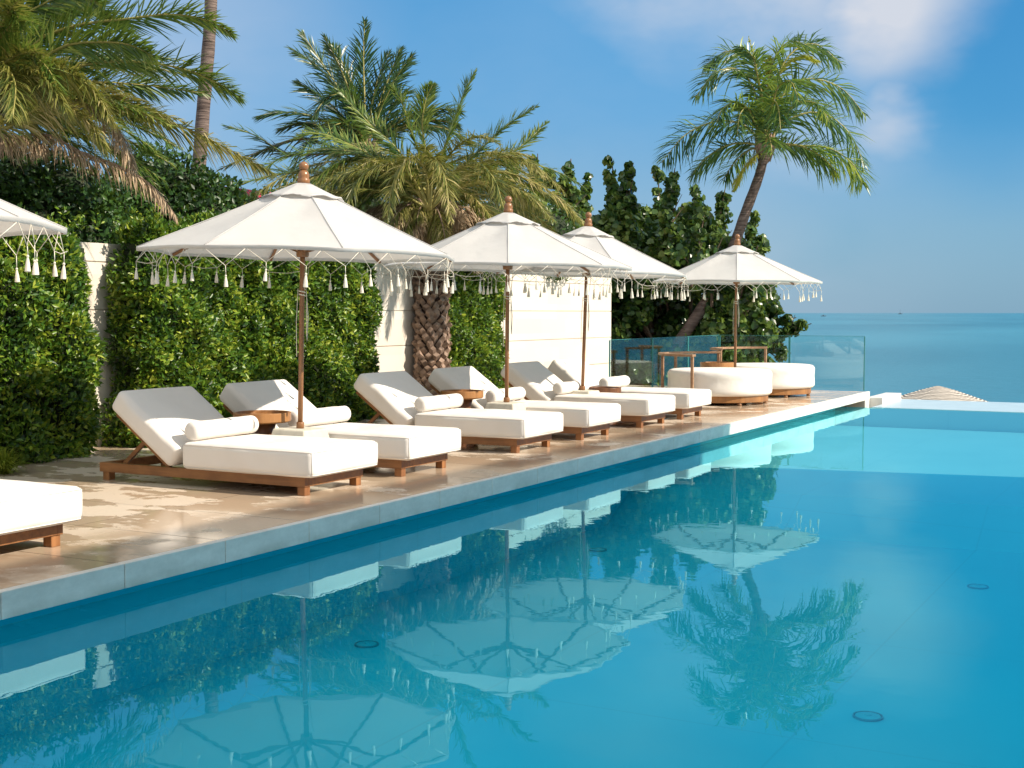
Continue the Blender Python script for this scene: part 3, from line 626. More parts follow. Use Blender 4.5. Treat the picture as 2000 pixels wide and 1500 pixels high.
for a, b in zip(ypts, ypts[1:]): pane((-8.064, a, HD), (-8.064, b, HD))
xs = [-8.064, -7.0, -5.36]
for a, b in zip([-8.05, -6.72], [-6.72, -5.36]): pane((a, 23.222, HD), (b, 23.222, HD))
# ------------------------------------------------------------------ leaves
class LF:
    """collects many leaf quads as numpy arrays"""
    def __init__(s): s.V = []; s.Fq = []; s.n = 0
    def leaves(s, P_, D_, N_, L_, W_, fold=.15):
        """P base points, D directions, N normals, L lengths, W widths -> folded diamonds (4 verts, 2 tris)"""
        P_ = np.asarray(P_, float); D_ = np.asarray(D_, float); D_ /= np.linalg.norm(D_, axis=1, keepdims=True) + 1e-9
        S_ = np.cross(D_, N_); S_ /= np.linalg.norm(S_, axis=1, keepdims=True) + 1e-9; N2 = np.cross(S_, D_)
        L_ = np.asarray(L_)[:, None]; W_ = np.asarray(W_)[:, None]; k = len(P_)
        v = np.empty((k, 4, 3)); v[:, 0] = P_; v[:, 2] = P_ + D_ * L_ - N2 * L_ * .08; mid = P_ + D_ * L_ * .5
        v[:, 1] = mid + S_ * W_ * .5 + N2 * W_ * fold; v[:, 3] = mid - S_ * W_ * .5 + N2 * W_ * fold
        b = s.n + np.arange(k)[:, None] * 4; f = np.concatenate([b + [0, 1, 2], b + [0, 2, 3]], 0)
        s.V.append(v.reshape(-1, 3)); s.Fq.append(('t', f)); s.n += 4 * k
    def hexes(s, P_, N_, R_l, up):
        """roundish leaves: hexagon discs"""
        P_ = np.asarray(P_, float); N_ = N_ / (np.linalg.norm(N_, axis=1, keepdims=True) + 1e-9); T = np.cross(N_, up); T /= np.linalg.norm(T, axis=1, keepdims=True) + 1e-9; B = np.cross(N_, T)
        k = len(P_); v = np.empty((k, 6, 3)); R_l = R_l[:, None]
        for i, (a, rr) in enumerate(((0, .55), (60, 1.0), (125, .95), (180, 1.15), (235, .95), (300, 1.0))):
            c, s_ = math.cos(R_(a)), math.sin(R_(a)); v[:, i] = P_ + (B * c + T * s_) * R_l * rr + N_ * R_l * (.18 * abs(s_))
        b = s.n + np.arange(k)[:, None] * 6; f = np.concatenate([b + [0, 1, 2], b + [0, 2, 3], b + [0, 3, 4], b + [0, 4, 5]], 0)
        s.V.append(v.reshape(-1, 3)); s.Fq.append(('t', f)); s.n += 6 * k
    def strips(s, P0, P1, P2, W_, S_):
        """leaflets: base-mid-tip strips; 5 verts, tri+quad as 3 tris"""
        k = len(P0); v = np.empty((k, 5, 3)); W_ = np.asarray(W_)[:, None]
        v[:, 0] = P0 - S_ * W_ * .35; v[:, 1] = P0 + S_ * W_ * .35; v[:, 2] = P1 + S_ * W_ * .5; v[:, 3] = P1 - S_ * W_ * .5; v[:, 4] = P2
        b = s.n + np.arange(k)[:, None] * 5; f = np.concatenate([b + [0, 1, 2], b + [0, 2, 3], b + [3, 2, 4]], 0)
        s.V.append(v.reshape(-1, 3)); s.Fq.append(('t', f)); s.n += 5 * k
    def build(s, name, mat, parent=None, smooth=False):
        V = np.concatenate(s.V); Fc = np.concatenate([f for _, f in s.Fq]); me = bpy.data.meshes.new(name)
        me.vertices.add(len(V)); me.vertices.foreach_set('co', V.ravel()); me.loops.add(len(Fc) * 3); me.loops.foreach_set('vertex_index', Fc.ravel().astype(np.int32))
        me.polygons.add(len(Fc)); me.polygons.foreach_set('loop_start', np.arange(0, len(Fc) * 3, 3, dtype=np.int32)); me.polygons.foreach_set('loop_total', np.full(len(Fc), 3, dtype=np.int32))
        me.update(calc_edges=True); me.validate(); o = bpy.data.objects.new(name, me); S.collection.objects.link(o); me.materials.append(MAT[mat])
        if parent: o.parent = parent
        return o
def rdir(k): v = rng.normal(size=(k, 3)); return v / np.linalg.norm(v, axis=1, keepdims=True)
def n3(p, f, ph):  # cheap smooth noise
    return (np.sin(p[:, 0] * f + ph) * np.cos(p[:, 1] * f * 1.3 + ph * 2) + np.sin(p[:, 2] * f * 1.1 + p[:, 1] * f * .7 + ph * 3)) * .5
# ------------------------------------------------------------------ hedges
def hedge(lab, y0, y1, x0, x1, h, seed, dens=3000, round_=.22):
    t = thing('clipped_hedge', lab, 'hedge', ((x0 + x1) / 2, (y0 + y1) / 2, HD - .02), 'clipped hedges against the garden wall'); cx, cy = (x0 + x1) / 2, (y0 + y1) / 2
    hx, hy = (x1 - x0) / 2, (y1 - y0) / 2; lf = LF()
    core = MB(); nb = 8
    core.box((-hx + .1, -hy + .16, 0), (hx - .16, hy - .16, h - .2)); core.build('dark_core', 'hedge_core', t)  # solid dark box standing in for the shaded inside of the hedge
    faces = [('f', 2 * hy * h), ('t', 2 * hx * 2 * hy), ('a', 2 * hx * h), ('b', 2 * hx * h)]
    for kind, area in faces:
        k = int(area * dens); a, b = rng.uniform(-1, 1, k), rng.uniform(0, 1, k); dpt = rng.exponential(.07, k) - .03
        if kind == 'f': p = np.stack([np.full(k, hx), a * hy, b * h], 1); n = np.array([1., 0, 0])
        if kind == 't': p = np.stack([(b * 2 - 1) * hx, a * hy, np.full(k, h)], 1); n = np.array([0, 0, 1.])
        if kind == 'a': p = np.stack([a * hx, np.full(k, -hy), b * h], 1); n = np.array([0, -1., 0])
        if kind == 'b': p = np.stack([a * hx, np.full(k, hy), b * h], 1); n = np.array([0, 1., 0])
        # round the edges
        q = p.copy(); c = np.stack([np.clip(p[:, 0], -hx, hx - round_), np.clip(p[:, 1], -hy + round_, hy - round_), np.clip(p[:, 2], -9, h - round_)], 1)
        d = p - c; L_ = np.linalg.norm(d, axis=1, keepdims=True); nn = np.where(L_ > 1e-6, d / (L_ + 1e-9), n); p = c + nn * np.minimum(L_, round_)
        bul = .11 * n3(p + [cx, cy, 0], 3.1, seed) + .09 * n3(p + [cx, cy, 0], 8.0, seed + 2) + .03 * n3(p, 19, seed)
        keep = (n3(p + [cx, cy, 0], 14, seed + 5) + .5 * n3(p + [cx, cy, 0], 31, seed)) > rng.uniform(-1.5, .25, k); dd = bul - dpt - (~keep) * rng.uniform(.08, .16, k); p = p + nn * dd[:, None]; p[:, 1] *= 1 - .17 / hy * np.clip(p[:, 2] / h, 0, 1)
        # lumps skirt
        p[:, 2] = np.maximum(p[:, 2], .02)
        dr = nn * .55 + rdir(k) * .75 + np.array([0, 0, .35]); no = nn * .8 + rdir(k) * .7 + np.array([.1, 0, .3])
        lf.leaves(p, dr, no, rng.uniform(.055, .092, k), rng.uniform(.026, .042, k))
    # sprigs poking out of the top
    for _ in range(int(2 * hy * 9)):
        b = np.array([rng.uniform(-hx, hx), rng.uniform(-hy, hy), h - .03]); ht = rng.uniform(.06, .26); k = 26; u = rng.uniform(0, 1, k)
        p = b + np.stack([rng.normal(0, .02, k), rng.normal(0, .02, k), u * ht], 1); dr = rdir(k) * np.array([1, 1, .5]) + [0, 0, .7]
        lf.leaves(p, dr, rdir(k) + [0, 0, .5], rng.uniform(.045, .07, k), rng.uniform(.02, .03, k))
    lf.build('foliage', 'hedge', t); return t
hedge('tall clipped hedge at the left edge of the photo', 4.4, 9.5, -10.15, -9.62, 2.25, 1, 2800)
hedge('sunlit hedge behind the nearest loungers, right of the wall gap', 9.98, 12.05, -10.15, -9.62, 2.34, 2, 3200)
hedge('darker hedge behind the first parasol pole', 12.05, 14.5, -10.15, -9.68, 2.22, 3, 3000)
hedge('narrow hedge between the rough palm trunk and sunlit wall', 16.35, 18.3, -10.15, -9.80, 2.25, 4, 2600)
# low planting at trunk base
# ------------------------------------------------------------------ bushes / trees behind the wall
def blob_tree(name, lab, cat, base, blobs, mat, leaf=(.07, .11), dens=420, group=None, trunk=True):
    base = Vector(base); t = thing(name, lab, cat, base, group); lf = LF(); bz = MB()
    for i, (c, r) in enumerate(blobs):
        c = np.array(c) - np.array(base); r = np.array(r, float); A4 = 4 * math.pi * (r.mean() ** 2); k = int(A4 * dens)
        d = rdir(k); bul = 1 + .16 * n3(d * 2 + i, 3, i) + .10 * n3(d, 9, i + 1) - rng.exponential(.07, k); p = c + d * r * bul[:, None]
        no = d * .9 + rdir(k) * .75; dr = rdir(k) + d * .4 + [0, 0, .3]
        lf.leaves(p, dr, no, rng.uniform(*leaf, k), rng.uniform(leaf[0] * .55, leaf[1] * .6, k), .12)
        cc = Vector(c); 
        if trunk: bz.tube([Vector((0, 0, 0)), Vector((cc.x * .4, cc.y * .4, cc.z * .5)), cc], [.09, .06, .03], 6)
        bz.lathe([(.01 + r[0] * .66 * math.sin(a), -r[2] * .66 * math.cos(a)) for a in [math.pi * j / 6 + .01 for j in range(7)]], 10, tuple(c))  # solid dark core filling each leaf blob
    lf.build('foliage', mat, t); bz.build('branches_and_cores', 'hedge_core', t); return t
def B(px, py, D, rx, rz=None):
    c = atd(px, py, D); return ((c.x, c.y, c.z), (rx, rx, rz or rx))
g0 = atd(60, 620, 15.5)
blob_tree('broadleaf_bush', 'dense dark glossy bush above the hedge at far left', 'bush', (g0.x, g0.y, .06), [B(-60, 400, 15, .75), B(40, 375, 15.5, .62), B(120, 390, 15.5, .55), B(60, 450, 15.2, .6), B(180, 425, 16, .5), B(-20, 480, 15, .6), B(150, 480, 15.6, .6), B(80, 560, 15.5, .9)], 'bush', group='bushes behind the garden wall')
g0 = atd(330, 620, 18)
blob_tree('broadleaf_bush', 'dark glossy bush left of the largest parasol, behind the wall', 'bush', (g0.x, g0.y, .06), [B(290, 360, 18, .5), B(340, 370, 18, .5), B(395, 400, 18.3, .48), B(430, 405, 18.5, .4), B(255, 410, 18, .55), B(220, 440, 17.6, .6), B(330, 440, 18, .7), B(410, 460, 18, .7), B(300, 520, 18, .9)], 'bush', group='bushes behind the garden wall')
g0 = atd(600, 620, 21)
blob_tree('broadleaf_bush', 'shaded dark bush under the date palm crown', 'bush', (g0.x, g0.y, .06), [B(500, 450, 21, .6), B(600, 440, 21, .8), B(700, 440, 21.5, .9), B(950, 470, 22.5, 1.0), B(820, 480, 22.5, .9), B(1060, 470, 23, .8)], 'bush', dens=260, group='bushes behind the garden wall')
# sea hibiscus like tree: many upright leafy shoots
def shoot_tree():
    base = atd(1330, 760, 29); base.z = .06
    t = thing('broadleaf_tree', 'dark tree with round leaves on upright shoots behind the farthest parasol', 'tree', base); lf = LF(); br = MB(); root = Vector((0, 0, 0))
    tips = [(1005, 300, 1010, 470), (1050, 300, 1060, 480), (1115, 310, 1110, 480), (1150, 340, 1150, 520), (1195, 308, 1200, 500), (1237, 318, 1215, 480), (1285, 325, 1280, 500), (1318, 328, 1310, 500), (1357, 365, 1330, 520),
            (1417, 365, 1400, 520), (1375, 420, 1350, 560), (1470, 415, 1430, 560), (1080, 330, 1090, 500), (1250, 420, 1250, 600), (1170, 430, 1190, 620), (1480, 480, 1440, 600), (1340, 480, 1330, 640), (1230, 380, 1230, 520), (1030, 380, 1040, 520), (1300, 430, 1290, 600), (1400, 440, 1390, 600)]
    def clump(c, r, k):
        d = rdir(k); rr = r * rng.uniform(.35, 1.0, k) ** .6; P_ = np.array(c)[None] + d * rr[:, None] * [1, 1, 1.05]
        lf.hexes(P_ - np.array(base), d * .7 + rdir(k) * .9 + [.3, -.1, .3], rng.uniform(.045, .092, k), rdir(k) + [0, 0, 2.0])
    def shoot(p0, p1, r0, r1, dens):
        Lh = (p1 - p0).length; n_ = max(3, int(Lh / .10)); sw = random.uniform(0, 6)
        for j in range(n_):
            u = (j + random.uniform(-.3, .3)) / n_; rr = (r0 + (r1 - r0) * u) * random.uniform(.5, .85); off = (r0 + (r1 - r0) * u) * random.uniform(0, .85); an = random.uniform(0, 6.28)
            c = p0.lerp(p1, max(0, min(1, u))) + Vector((math.cos(an) * off, math.sin(an) * off, 0)) + Vector((1, .4, 0)) * .09 * math.sin(u * 4 + sw)
            if random.random() < .88: clump(c, rr, int(26 + 620 * rr * rr))
        br.tube([p0 - base, (p0 + p1) / 2 - base + Vector((.09 * math.sin(2 + sw), 0, 0)), p1 - base], [.035, .025, .01], 5)
        for j in range(3):
            q = p0.lerp(p1, random.uniform(.1, .7)) - base; br.tube([q, q + Vector((random.uniform(-.3, .3), random.uniform(-.3, .3), .35))], [.016, .006], 4)
    for i, (a, b, c, d) in enumerate(tips):
        D = 29 + 2.2 * math.sin(i * 2.4); shoot(atd(c, d, D), atd(a, b, D), .36, .12, 0)
    for i in range(300):
        px = random.uniform(990, 1495); top = 425 + (35 if px < 1150 else 0) + 30 * math.sin(px * .045) + max(0, px - 1400) * .9; py = random.uniform(top, 750)
        D = random.uniform(27.3, 31); c = atd(px, py, D); clump(c, random.uniform(.22, .42), 210)
        if c.z > .5 and i % 4 == 0: br.tube([Vector((0, 0, 0)), (c - base) * .55 + Vector((0, 0, -.2)), c - base], [.07, .05, .02], 5)
    for px in range(1190, 1490, 22):
        for py in (600, 650, 700, 745): clump(atd(px + random.uniform(-12, 12), py + random.uniform(-15, 15), random.uniform(28.5, 30.5)), .42, 200)
    for a, b, c, d in ((1480, 640, 1555, 620), (1500, 660, 1585, 632), (1500, 660, 1545, 690), (1470, 600, 1530, 608), (1450, 650, 1520, 700), (1460, 620, 1510, 650), (1470, 690, 1490, 740), (1440, 640, 1500, 690)):
        shoot(atd(a, b, 28.5), atd(c, d, 28.3), .26, .12, 380)
    lf.build('crown', 'grape', t); br.tube([(0, 0, -.1), (.1, .1, 1), (.0, .2, 2.5)], [.16, .13, .08], 8); br.build('trunk', 'bark', t)
shoot_tree()
# ------------------------------------------------------------------ palms
def catmull(pts, n):
    P_ = [pts[0] * 2 - pts[1]] + list(pts) + [pts[-1] * 2 - pts[-2]]; out = []; m = len(pts) - 1
    for i in range(n + 1):
        x = i / n * m; k = min(int(x), m - 1); u = x - k; a, b, c, d = P_[k:k + 4]
        out.append(.5 * ((2 * b) + (c - a) * u + (2 * a - 5 * b + 4 * c - d) * u * u + (3 * b - a - 3 * c + d) * u ** 3))
    return out
def frond(lf, st, pts, ll, n=60, w=.022, ang=50, vee=25, droop=.25, bare=.12, jit=.45, up=None, twist=0, rr=.02, nm=2.6, wm=.70):
    n = int(n * nm); w = w * wm; pts = catmull([Vector(p) for p in pts], 14); m = len(pts); U = np.sort(rng.uniform(bare, 1, 2 * n)); PA = np.array([tuple(p) for p in pts])
    x = U * (m - 1); k = np.minimum(x.astype(int), m - 2); f = (x - k)[:, None]; P0 = PA[k] * (1 - f) + PA[k + 1] * f
    T = PA[k + 1] - PA[k]; T /= np.linalg.norm(T, axis=1, keepdims=True); upv = np.array(up if up is not None else (0, 0, 1.0))
    S_ = np.cross(T, upv); S_ /= np.linalg.norm(S_, axis=1, keepdims=True) + 1e-6; Nn = np.cross(S_, T)
    if twist:
        c, s = math.cos(twist), math.sin(twist); S_, Nn = S_ * c + Nn * s, Nn * c - S_ * s
    sg = np.where(np.arange(2 * n) % 2 == 0, 1., -1.)[:, None]
    a = np.radians(ang * (1 - .45 * U) + rng.normal(0, 6, 2 * n))[:, None]; v = np.radians(vee + rng.normal(0, 9, 2 * n))[:, None]
    D_ = np.cos(a) * T + np.sin(a) * (sg * S_ * np.cos(v) + Nn * np.sin(v)); D_ += rng.normal(0, jit * .4, (2 * n, 3)); D_ /= np.linalg.norm(D_, axis=1, keepdims=True)
    tap = np.clip(np.sin(np.pi * np.clip((U - bare) / (1 - bare) * .86 + .14, 0, 1)) ** .55, .25, 1) * rng.uniform(.85, 1.1, 2 * n)
    l = (ll * tap)[:, None]; P1 = P0 + D_ * l * .5 - np.array([0, 0, 1]) * droop * l * .16; P2 = P0 + D_ * l * (1 - .12 * droop) - np.array([0, 0, 1]) * droop * l * .75
    # blade lies roughly in plane of (D, T)
    W_ = T - D_ * (T * D_).sum(1, keepdims=True); W_ = W_ / (np.linalg.norm(W_, axis=1, keepdims=True) + 1e-6); W_ = W_ * .8 + Nn * .45; W_ /= np.linalg.norm(W_, axis=1, keepdims=True)
    lf.strips(P0, P1, P2, np.full(2 * n, w), W_)
    st.tube(pts, [rr * (1 - .8 * i / (m - 1)) for i in range(m)], 5)
def arch(o, az, el, length, grav, seg=6):
    o = Vector(o); p = [o.copy()]; d = Vector((math.cos(az) * math.cos(el), math.sin(az) * math.cos(el), math.sin(el)))
    for i in range(seg): o = o + d * (length / seg); d = (d + Vector((0, 0, -grav / seg))).normalized(); p.append(o.copy())
    return p
def local(pts, base): return [p - base for p in pts]
def pxpts(L_, D0, D1, base): return [atd(x, y, D0 + (D1 - D0) * i / (len(L_) - 1)) - base for i, (x, y) in enumerate(L_)]
# --- left date palm
def date_palm_left():
    base = atd(-60, 700, 13.6); base.z = .06; C = atd(-60, 235, 13.6)
    t = thing('date_palm', 'big date palm at the upper left whose fronds arch over the wall', 'palm tree', base, 'date palms'); g, y, d, st, sd = LF(), LF(), LF(), MB(), MB()
    o = (-60, 235)
    G = [([o, (60, 90), (150, 50), (240, 38), (330, 28), (400, 38), (452, 66)], 13, 12.4), ([o, (40, 150), (120, 92), (200, 82), (255, 88), (300, 110)], 13, 12.2), ([o, (60, 170), (160, 128), (260, 120), (360, 135), (430, 165), (468, 190)], 13, 12.6),
         ([o, (20, 60), (80, 10), (140, -10), (190, 5)], 13, 12.8), ([o, (-10, 60), (10, -40), (60, -110)], 13, 13), ([o, (30, 110), (110, 30), (180, 15), (235, 45)], 13.2, 13.6), ([o, (70, 165), (170, 160), (270, 165), (400, 182)], 13.5, 14.5),
         ([o, (0, 130), (40, 100), (90, 130), (120, 190)], 13, 11.9), ([o, (-40, 80), (-20, 20), (20, 10), (45, 60)], 13, 12)]
    Y = [([o, (30, 235), (110, 203), (210, 203), (300, 228), (390, 262), (470, 305), (535, 338)], 13.1, 12.6), ([o, (10, 250), (60, 218), (120, 208), (170, 235), (205, 285)], 13, 12.1), ([o, (30, 190), (90, 140), (150, 150), (190, 190), (215, 230)], 12.8, 11.8),
         ([o, (10, 170), (60, 150), (100, 170), (130, 215)], 12.8, 11.6), ([o, (-20, 170), (15, 140), (30, 170), (25, 230)], 12.8, 11.4), ([o, (60, 190), (150, 175), (240, 195), (330, 235)], 13.4, 14.0)]
    Dd = [([o, (20, 268), (90, 262), (160, 298), (235, 325), (300, 365), (345, 425)], 13.2, 12.8), ([o, (60, 215), (160, 195), (215, 235), (245, 280), (262, 335)], 13.1, 12.9), ([o, (10, 272), (50, 268), (90, 290)], 13.2, 13)]
    for L_, a, b in G: frond(g, st, pxpts(L_, a, b, base), .42, 62, .022, 48, 14, .15, twist=random.uniform(.5, 1.0))
    for L_, a, b in Y: frond(y, st, pxpts(L_, a, b, base), .40, 66, .022, 50, 12, .55, twist=random.uniform(.4, .9))
    for L_, a, b in Dd: frond(d, sd, pxpts(L_, a, b, base), .27, 60, .018, 45, -5, .9, jit=.5)
    for i in range(60):
        p = arch(C - base, random.uniform(0, 6.28), R_(random.uniform(0, 78)), random.uniform(1.9, 2.8), random.uniform(.7, 1.5)); frond(random.choice((g, y, g)), st, p, .38, 46, .022, 50, 22, .3)
    g.build('green_fronds', 'dateg', t); y.build('yellowing_fronds', 'date', t); d.build('dry_fronds', 'dead', t); st.build('stalks', 'rachis', t, True); sd.build('dry_stalks', 'boot', t, True)
    MB().tube([(0, 0, -.1), (0, .02, 1), (0, 0, C.z - .06)], [.30, .26, .24], 14).build('trunk', 'boot', t, True)
date_palm_left()
# --- centre date palm with scaly trunk
def date_palm_centre():
    base = atd(842, 757, 18.8); base.z = HD - .15; C = atd(835, 395, 19.0)
    t = thing('date_palm', 'date palm with scaly diamond-patterned trunk beside the wall in the middle', 'palm tree', base, 'date palms'); g, y, d, st, sd = LF(), LF(), LF(), MB(), MB()
    # trunk
    H = C.z - base.z; top = C - base; axis = lambda u: Vector((top.x * u + .03 * math.sin(u * 3), top.y * u, H * u)); core = MB(); core.tube([axis(k / 10) for k in range(11)], [.20 + .02 * math.sin(k) for k in range(11)], 16); core.build('trunk_core', 'boot_in', t, True)
    rows = 36; chips = MB()
    for r in range(rows):
        u = (r + .3) / rows; c = axis(u); n = 11
        for k in range(n):
            a = 2 * math.pi * (k + .5 * (r % 2)) / n + .05 * r + random.uniform(-.12, .12); ca, sa = math.cos(a), math.sin(a); rad = .195 + random.uniform(0, .015)
            T = Vector((-sa, ca, 0)); O = Vector((ca, sa, 0)); Z = Vector((0, 0, 1)); q = c + O * rad; w_ = .068 * random.uniform(.75, 1.15); h_ = .085 * random.uniform(.7, 1.3); ou = random.uniform(.03, .095)
            if u > .86: h_ *= 1.6; ou *= 1.3
            v = [q - T * w_, q - Z * h_ * .9, q + T * w_, q + Z * h_ * .35]
            lift = Z * h_ * .55; v2 = [q - T * w_ * .72 + O * ou + lift, q - T * w_ * .1 - Z * h_ * .15 + O * (ou * 1.15) + lift * .6, q + T * w_ * .72 + O * ou + lift, q + T * 0 + Z * h_ * .5 + O * ou * .6 + lift]
            chips.add(v + v2, [(0, 1, 5, 4), (1, 2, 6, 5), (2, 3, 7, 6), (3, 0, 4, 7), (4, 5, 6, 7)])
    chips.build('leaf_bases', 'boot', t)
    o = (840, 410)
    G = [([o, (855, 330), (878, 260), (903, 190), (930, 135)], 18.5, 18.2, -1.2), ([o, (885, 345), (940, 290), (990, 245), (1048, 208)], 18.4, 18.0, -1.0), ([o, (900, 360), (965, 320), (1025, 280), (1066, 240)], 18.8, 19.5, -.8),
         ([o, (810, 340), (770, 285), (720, 240), (660, 175)], 18.4, 18.2, .9), ([o, (825, 320), (800, 250), (785, 200), (765, 170)], 18.2, 17.6, .6), ([o, (835, 320), (825, 250), (830, 200), (845, 165)], 18.4, 18, .2),
         ([o, (790, 345), (720, 305), (640, 292), (560, 305), (505, 335)], 18.4, 18.0, .3), ([o, (780, 370), (700, 345), (600, 335), (520, 345), (455, 365)], 18.6, 18.6, .2), ([o, (780, 340), (700, 290), (620, 260), (575, 270)], 18.8, 19.6, .4)]
    Y = [([o, (900, 350), (975, 335), (1050, 360), (1110, 405), (1150, 450)], 18.3, 17.9, 0), ([o, (890, 350), (960, 310), (1020, 310), (1060, 345)], 18.2, 17.3, -.3), ([o, (890, 370), (960, 355), (1030, 380), (1080, 430)], 18.0, 17, 0),
         ([o, (880, 340), (930, 320), (965, 350), (985, 410)], 17.8, 16.8, 0), ([o, (790, 350), (720, 330), (650, 350), (600, 400)], 17.8, 16.8, 0), ([o, (800, 340), (760, 320), (700, 350), (670, 420)], 17.8, 16.6, 0), ([o, (830, 330), (800, 310), (770, 350), (755, 430)], 17.6, 16.6, 0),
         ([o, (845, 325), (850, 310), (870, 350), (880, 430)], 17.6, 16.6, 0), ([o, (780, 380), (690, 370), (590, 380), (500, 410)], 18.2, 18, 0), ([o, (890, 360), (990, 350), (1080, 385), (1140, 440)], 18.8, 19.6, 0)]
    for L_, a, b, tw in G: frond(g, st, pxpts(L_, a, b, base), .34, 56, .024, 52, 18, .1, twist=tw * .8 + .25)
    for L_, a, b, tw in Y: frond(y, st, pxpts(L_, a, b, base), .34, 60, .022, 50, 15, .4)
    for i in range(18):
        a = random.uniform(0, 6.28); p = arch(C - base, a, R_(random.uniform(-10, 55)), random.uniform(1.6, 2.5), random.uniform(1.1, 2.0)); frond(random.choice((g, y, y)), st, p, .34, 46, .022, 50, 20, .35)
    for i in range(20):
        a = A + random.choice((0, math.pi)) + random.uniform(-.7, .7); p = arch(C - base + Vector((0, 0, random.uniform(-.1, .3))), a, R_(random.uniform(5, 50)), random.uniform(1.9, 2.9), random.uniform(1.3, 2.1)); frond(random.choice((y, y, g)), st, p, .33, 48, .022, 50, 12, .5, twist=random.uniform(-.8, .8))
    for i in range(54):
        a = random.uniform(0, 6.28); p = arch(C - base + Vector((0, 0, -.15)), a, R_(random.uniform(-10, 25)), random.uniform(.9, 1.7), random.uniform(1.1, 1.9)); frond(random.choice((y, d, d)), sd, p, .30, 46, .018, 45, 0, .8, jit=.5)
    g.build('green_fronds', 'dateg', t); y.build('yellowing_fronds', 'date', t); d.build('dry_fronds', 'dead', t); st.build('stalks', 'rachis', t, True); sd.build('dry_stalks', 'boot', t, True)
date_palm_centre()
# --- coconut palms
def coco(lab, tr, D, rad, C, Dc, fr, ll, nrand, length, young=(), group='coconut palms', grav=(1.0, 1.9), elr=(-15, 80), w=.028, dn=70, ang=58, drp=.5, mat='coco'):
    base = atd(*tr[0], D); base.z = .06; t = thing('coconut_palm', lab, 'palm tree', base, group); g, yg, st = LF(), LF(), MB()
    pts = [Vector((0, 0, -.1))] + [atd(x, y, D) - base for x, y in tr[1:]]; cp = catmull(pts, 24); tm = MB(); tm.tube(cp, [rad * (1.0 - .28 * k / 24) * (1 + .05 * (k % 2)) + (rad * .5 if k > 22 else 0) for k in range(25)], 14); tm.build('trunk', 'trunk', t, True)
    Cc = atd(*C, D) - base
    for L_, a, b, tw in fr: frond(g, st, pxpts([C] + L_, D, D + b, base), ll * a, dn, w, ang, 4, drp, twist=tw, rr=.03, nm=1.25, wm=1.0)
    for L_, a, b, tw in young: frond(yg, st, pxpts([C] + L_, D, D + b, base), ll * a, dn, w, 55, 10, .5, twist=tw, rr=.03, nm=1.25, wm=1.0)
    for i in range(nrand):
        a = 2 * math.pi * i / nrand * 1.618 * 2 + random.uniform(-.3, .3); frond(g, st, arch(Cc, a, R_(random.uniform(*elr)), length * random.uniform(.8, 1.05), random.uniform(*grav)), ll, dn, w, ang, 6, drp, twist=random.uniform(-.8, .8), rr=.03, nm=1.25, wm=1.0)
    g.build('crown', mat, t); st.build('stalks', 'rachis', t, True)
    if young: yg.build('young_fronds', 'cocoy', t)
    hs = MB()
    for i in range(10):
        a = i * .63; hs.tube([Cc + Vector((math.cos(a) * .06, math.sin(a) * .06, -.25)), Cc + Vector((math.cos(a) * .16, math.sin(a) * .16, .0)), Cc + Vector((math.cos(a) * .2, math.sin(a) * .2, .3))], [.07, .06, .02], 6)
    hs.build('leaf_sheaths', 'boot', t, True)
    return t
coco('leaning coconut palm on the right against the open sky', [(1245, 757), (1310, 690), (1378, 590), (1425, 500), (1458, 410), (1482, 345), (1495, 295)], 27.5, .128, (1494, 290), 0,
     [([(1455, 245), (1400, 237), (1340, 262), (1292, 318)], 1.15, -.3, .95), ([(1560, 285), (1620, 290), (1665, 320), (1685, 360)], 1.1, -.5, -.8), ([(1540, 235), (1600, 220), (1655, 255), (1690, 325)], 1.15, 0, -.95),
      ([(1520, 200), (1570, 155), (1640, 170), (1690, 225)], 1.15, .3, -1.0), ([(1510, 180), (1540, 110), (1590, 85), (1645, 125)], 1.1, .4, -1.0), ([(1480, 200), (1450, 140), (1400, 140), (1358, 190)], 1.1, -.3, .9),
      ([(1485, 180), (1465, 115), (1420, 100), (1375, 130)], 1.0, .5, .9), ([(1475, 230), (1440, 200), (1410, 215), (1400, 240)], 1.0, -1.0, 0), ([(1500, 170), (1515, 110), (1545, 80), (1590, 95)], 1.0, -.3, -.4), ([(1530, 230), (1560, 200), (1600, 205), (1620, 240)], 1.0, -1.2, 0),
      ([(1490, 200), (1480, 150), (1470, 110), (1440, 90)], .9, -.8, 0), ([(1505, 220), (1520, 170), (1545, 160), (1560, 200)], 1.0, -1.4, 0), ([(1500, 240), (1510, 200), (1520, 210), (1525, 260)], 1.0, -1.5, 0), ([(1475, 240), (1460, 210), (1445, 225), (1440, 265)], .9, -1.2, 0)],
     .72, 4, 2.0, young=[([(1485, 190), (1475, 120), (1462, 72)], .3, 0, 0), ([(1520, 150), (1560, 112), (1598, 118)], .5, -.5, 0), ([(1470, 310), (1445, 340), (1432, 372)], .35, -.3, 0), ([(1498, 200), (1500, 150), (1502, 110)], .6, 0, 0)], elr=(0, 75), w=.030, dn=54, ang=60, drp=.40, mat='cocom')
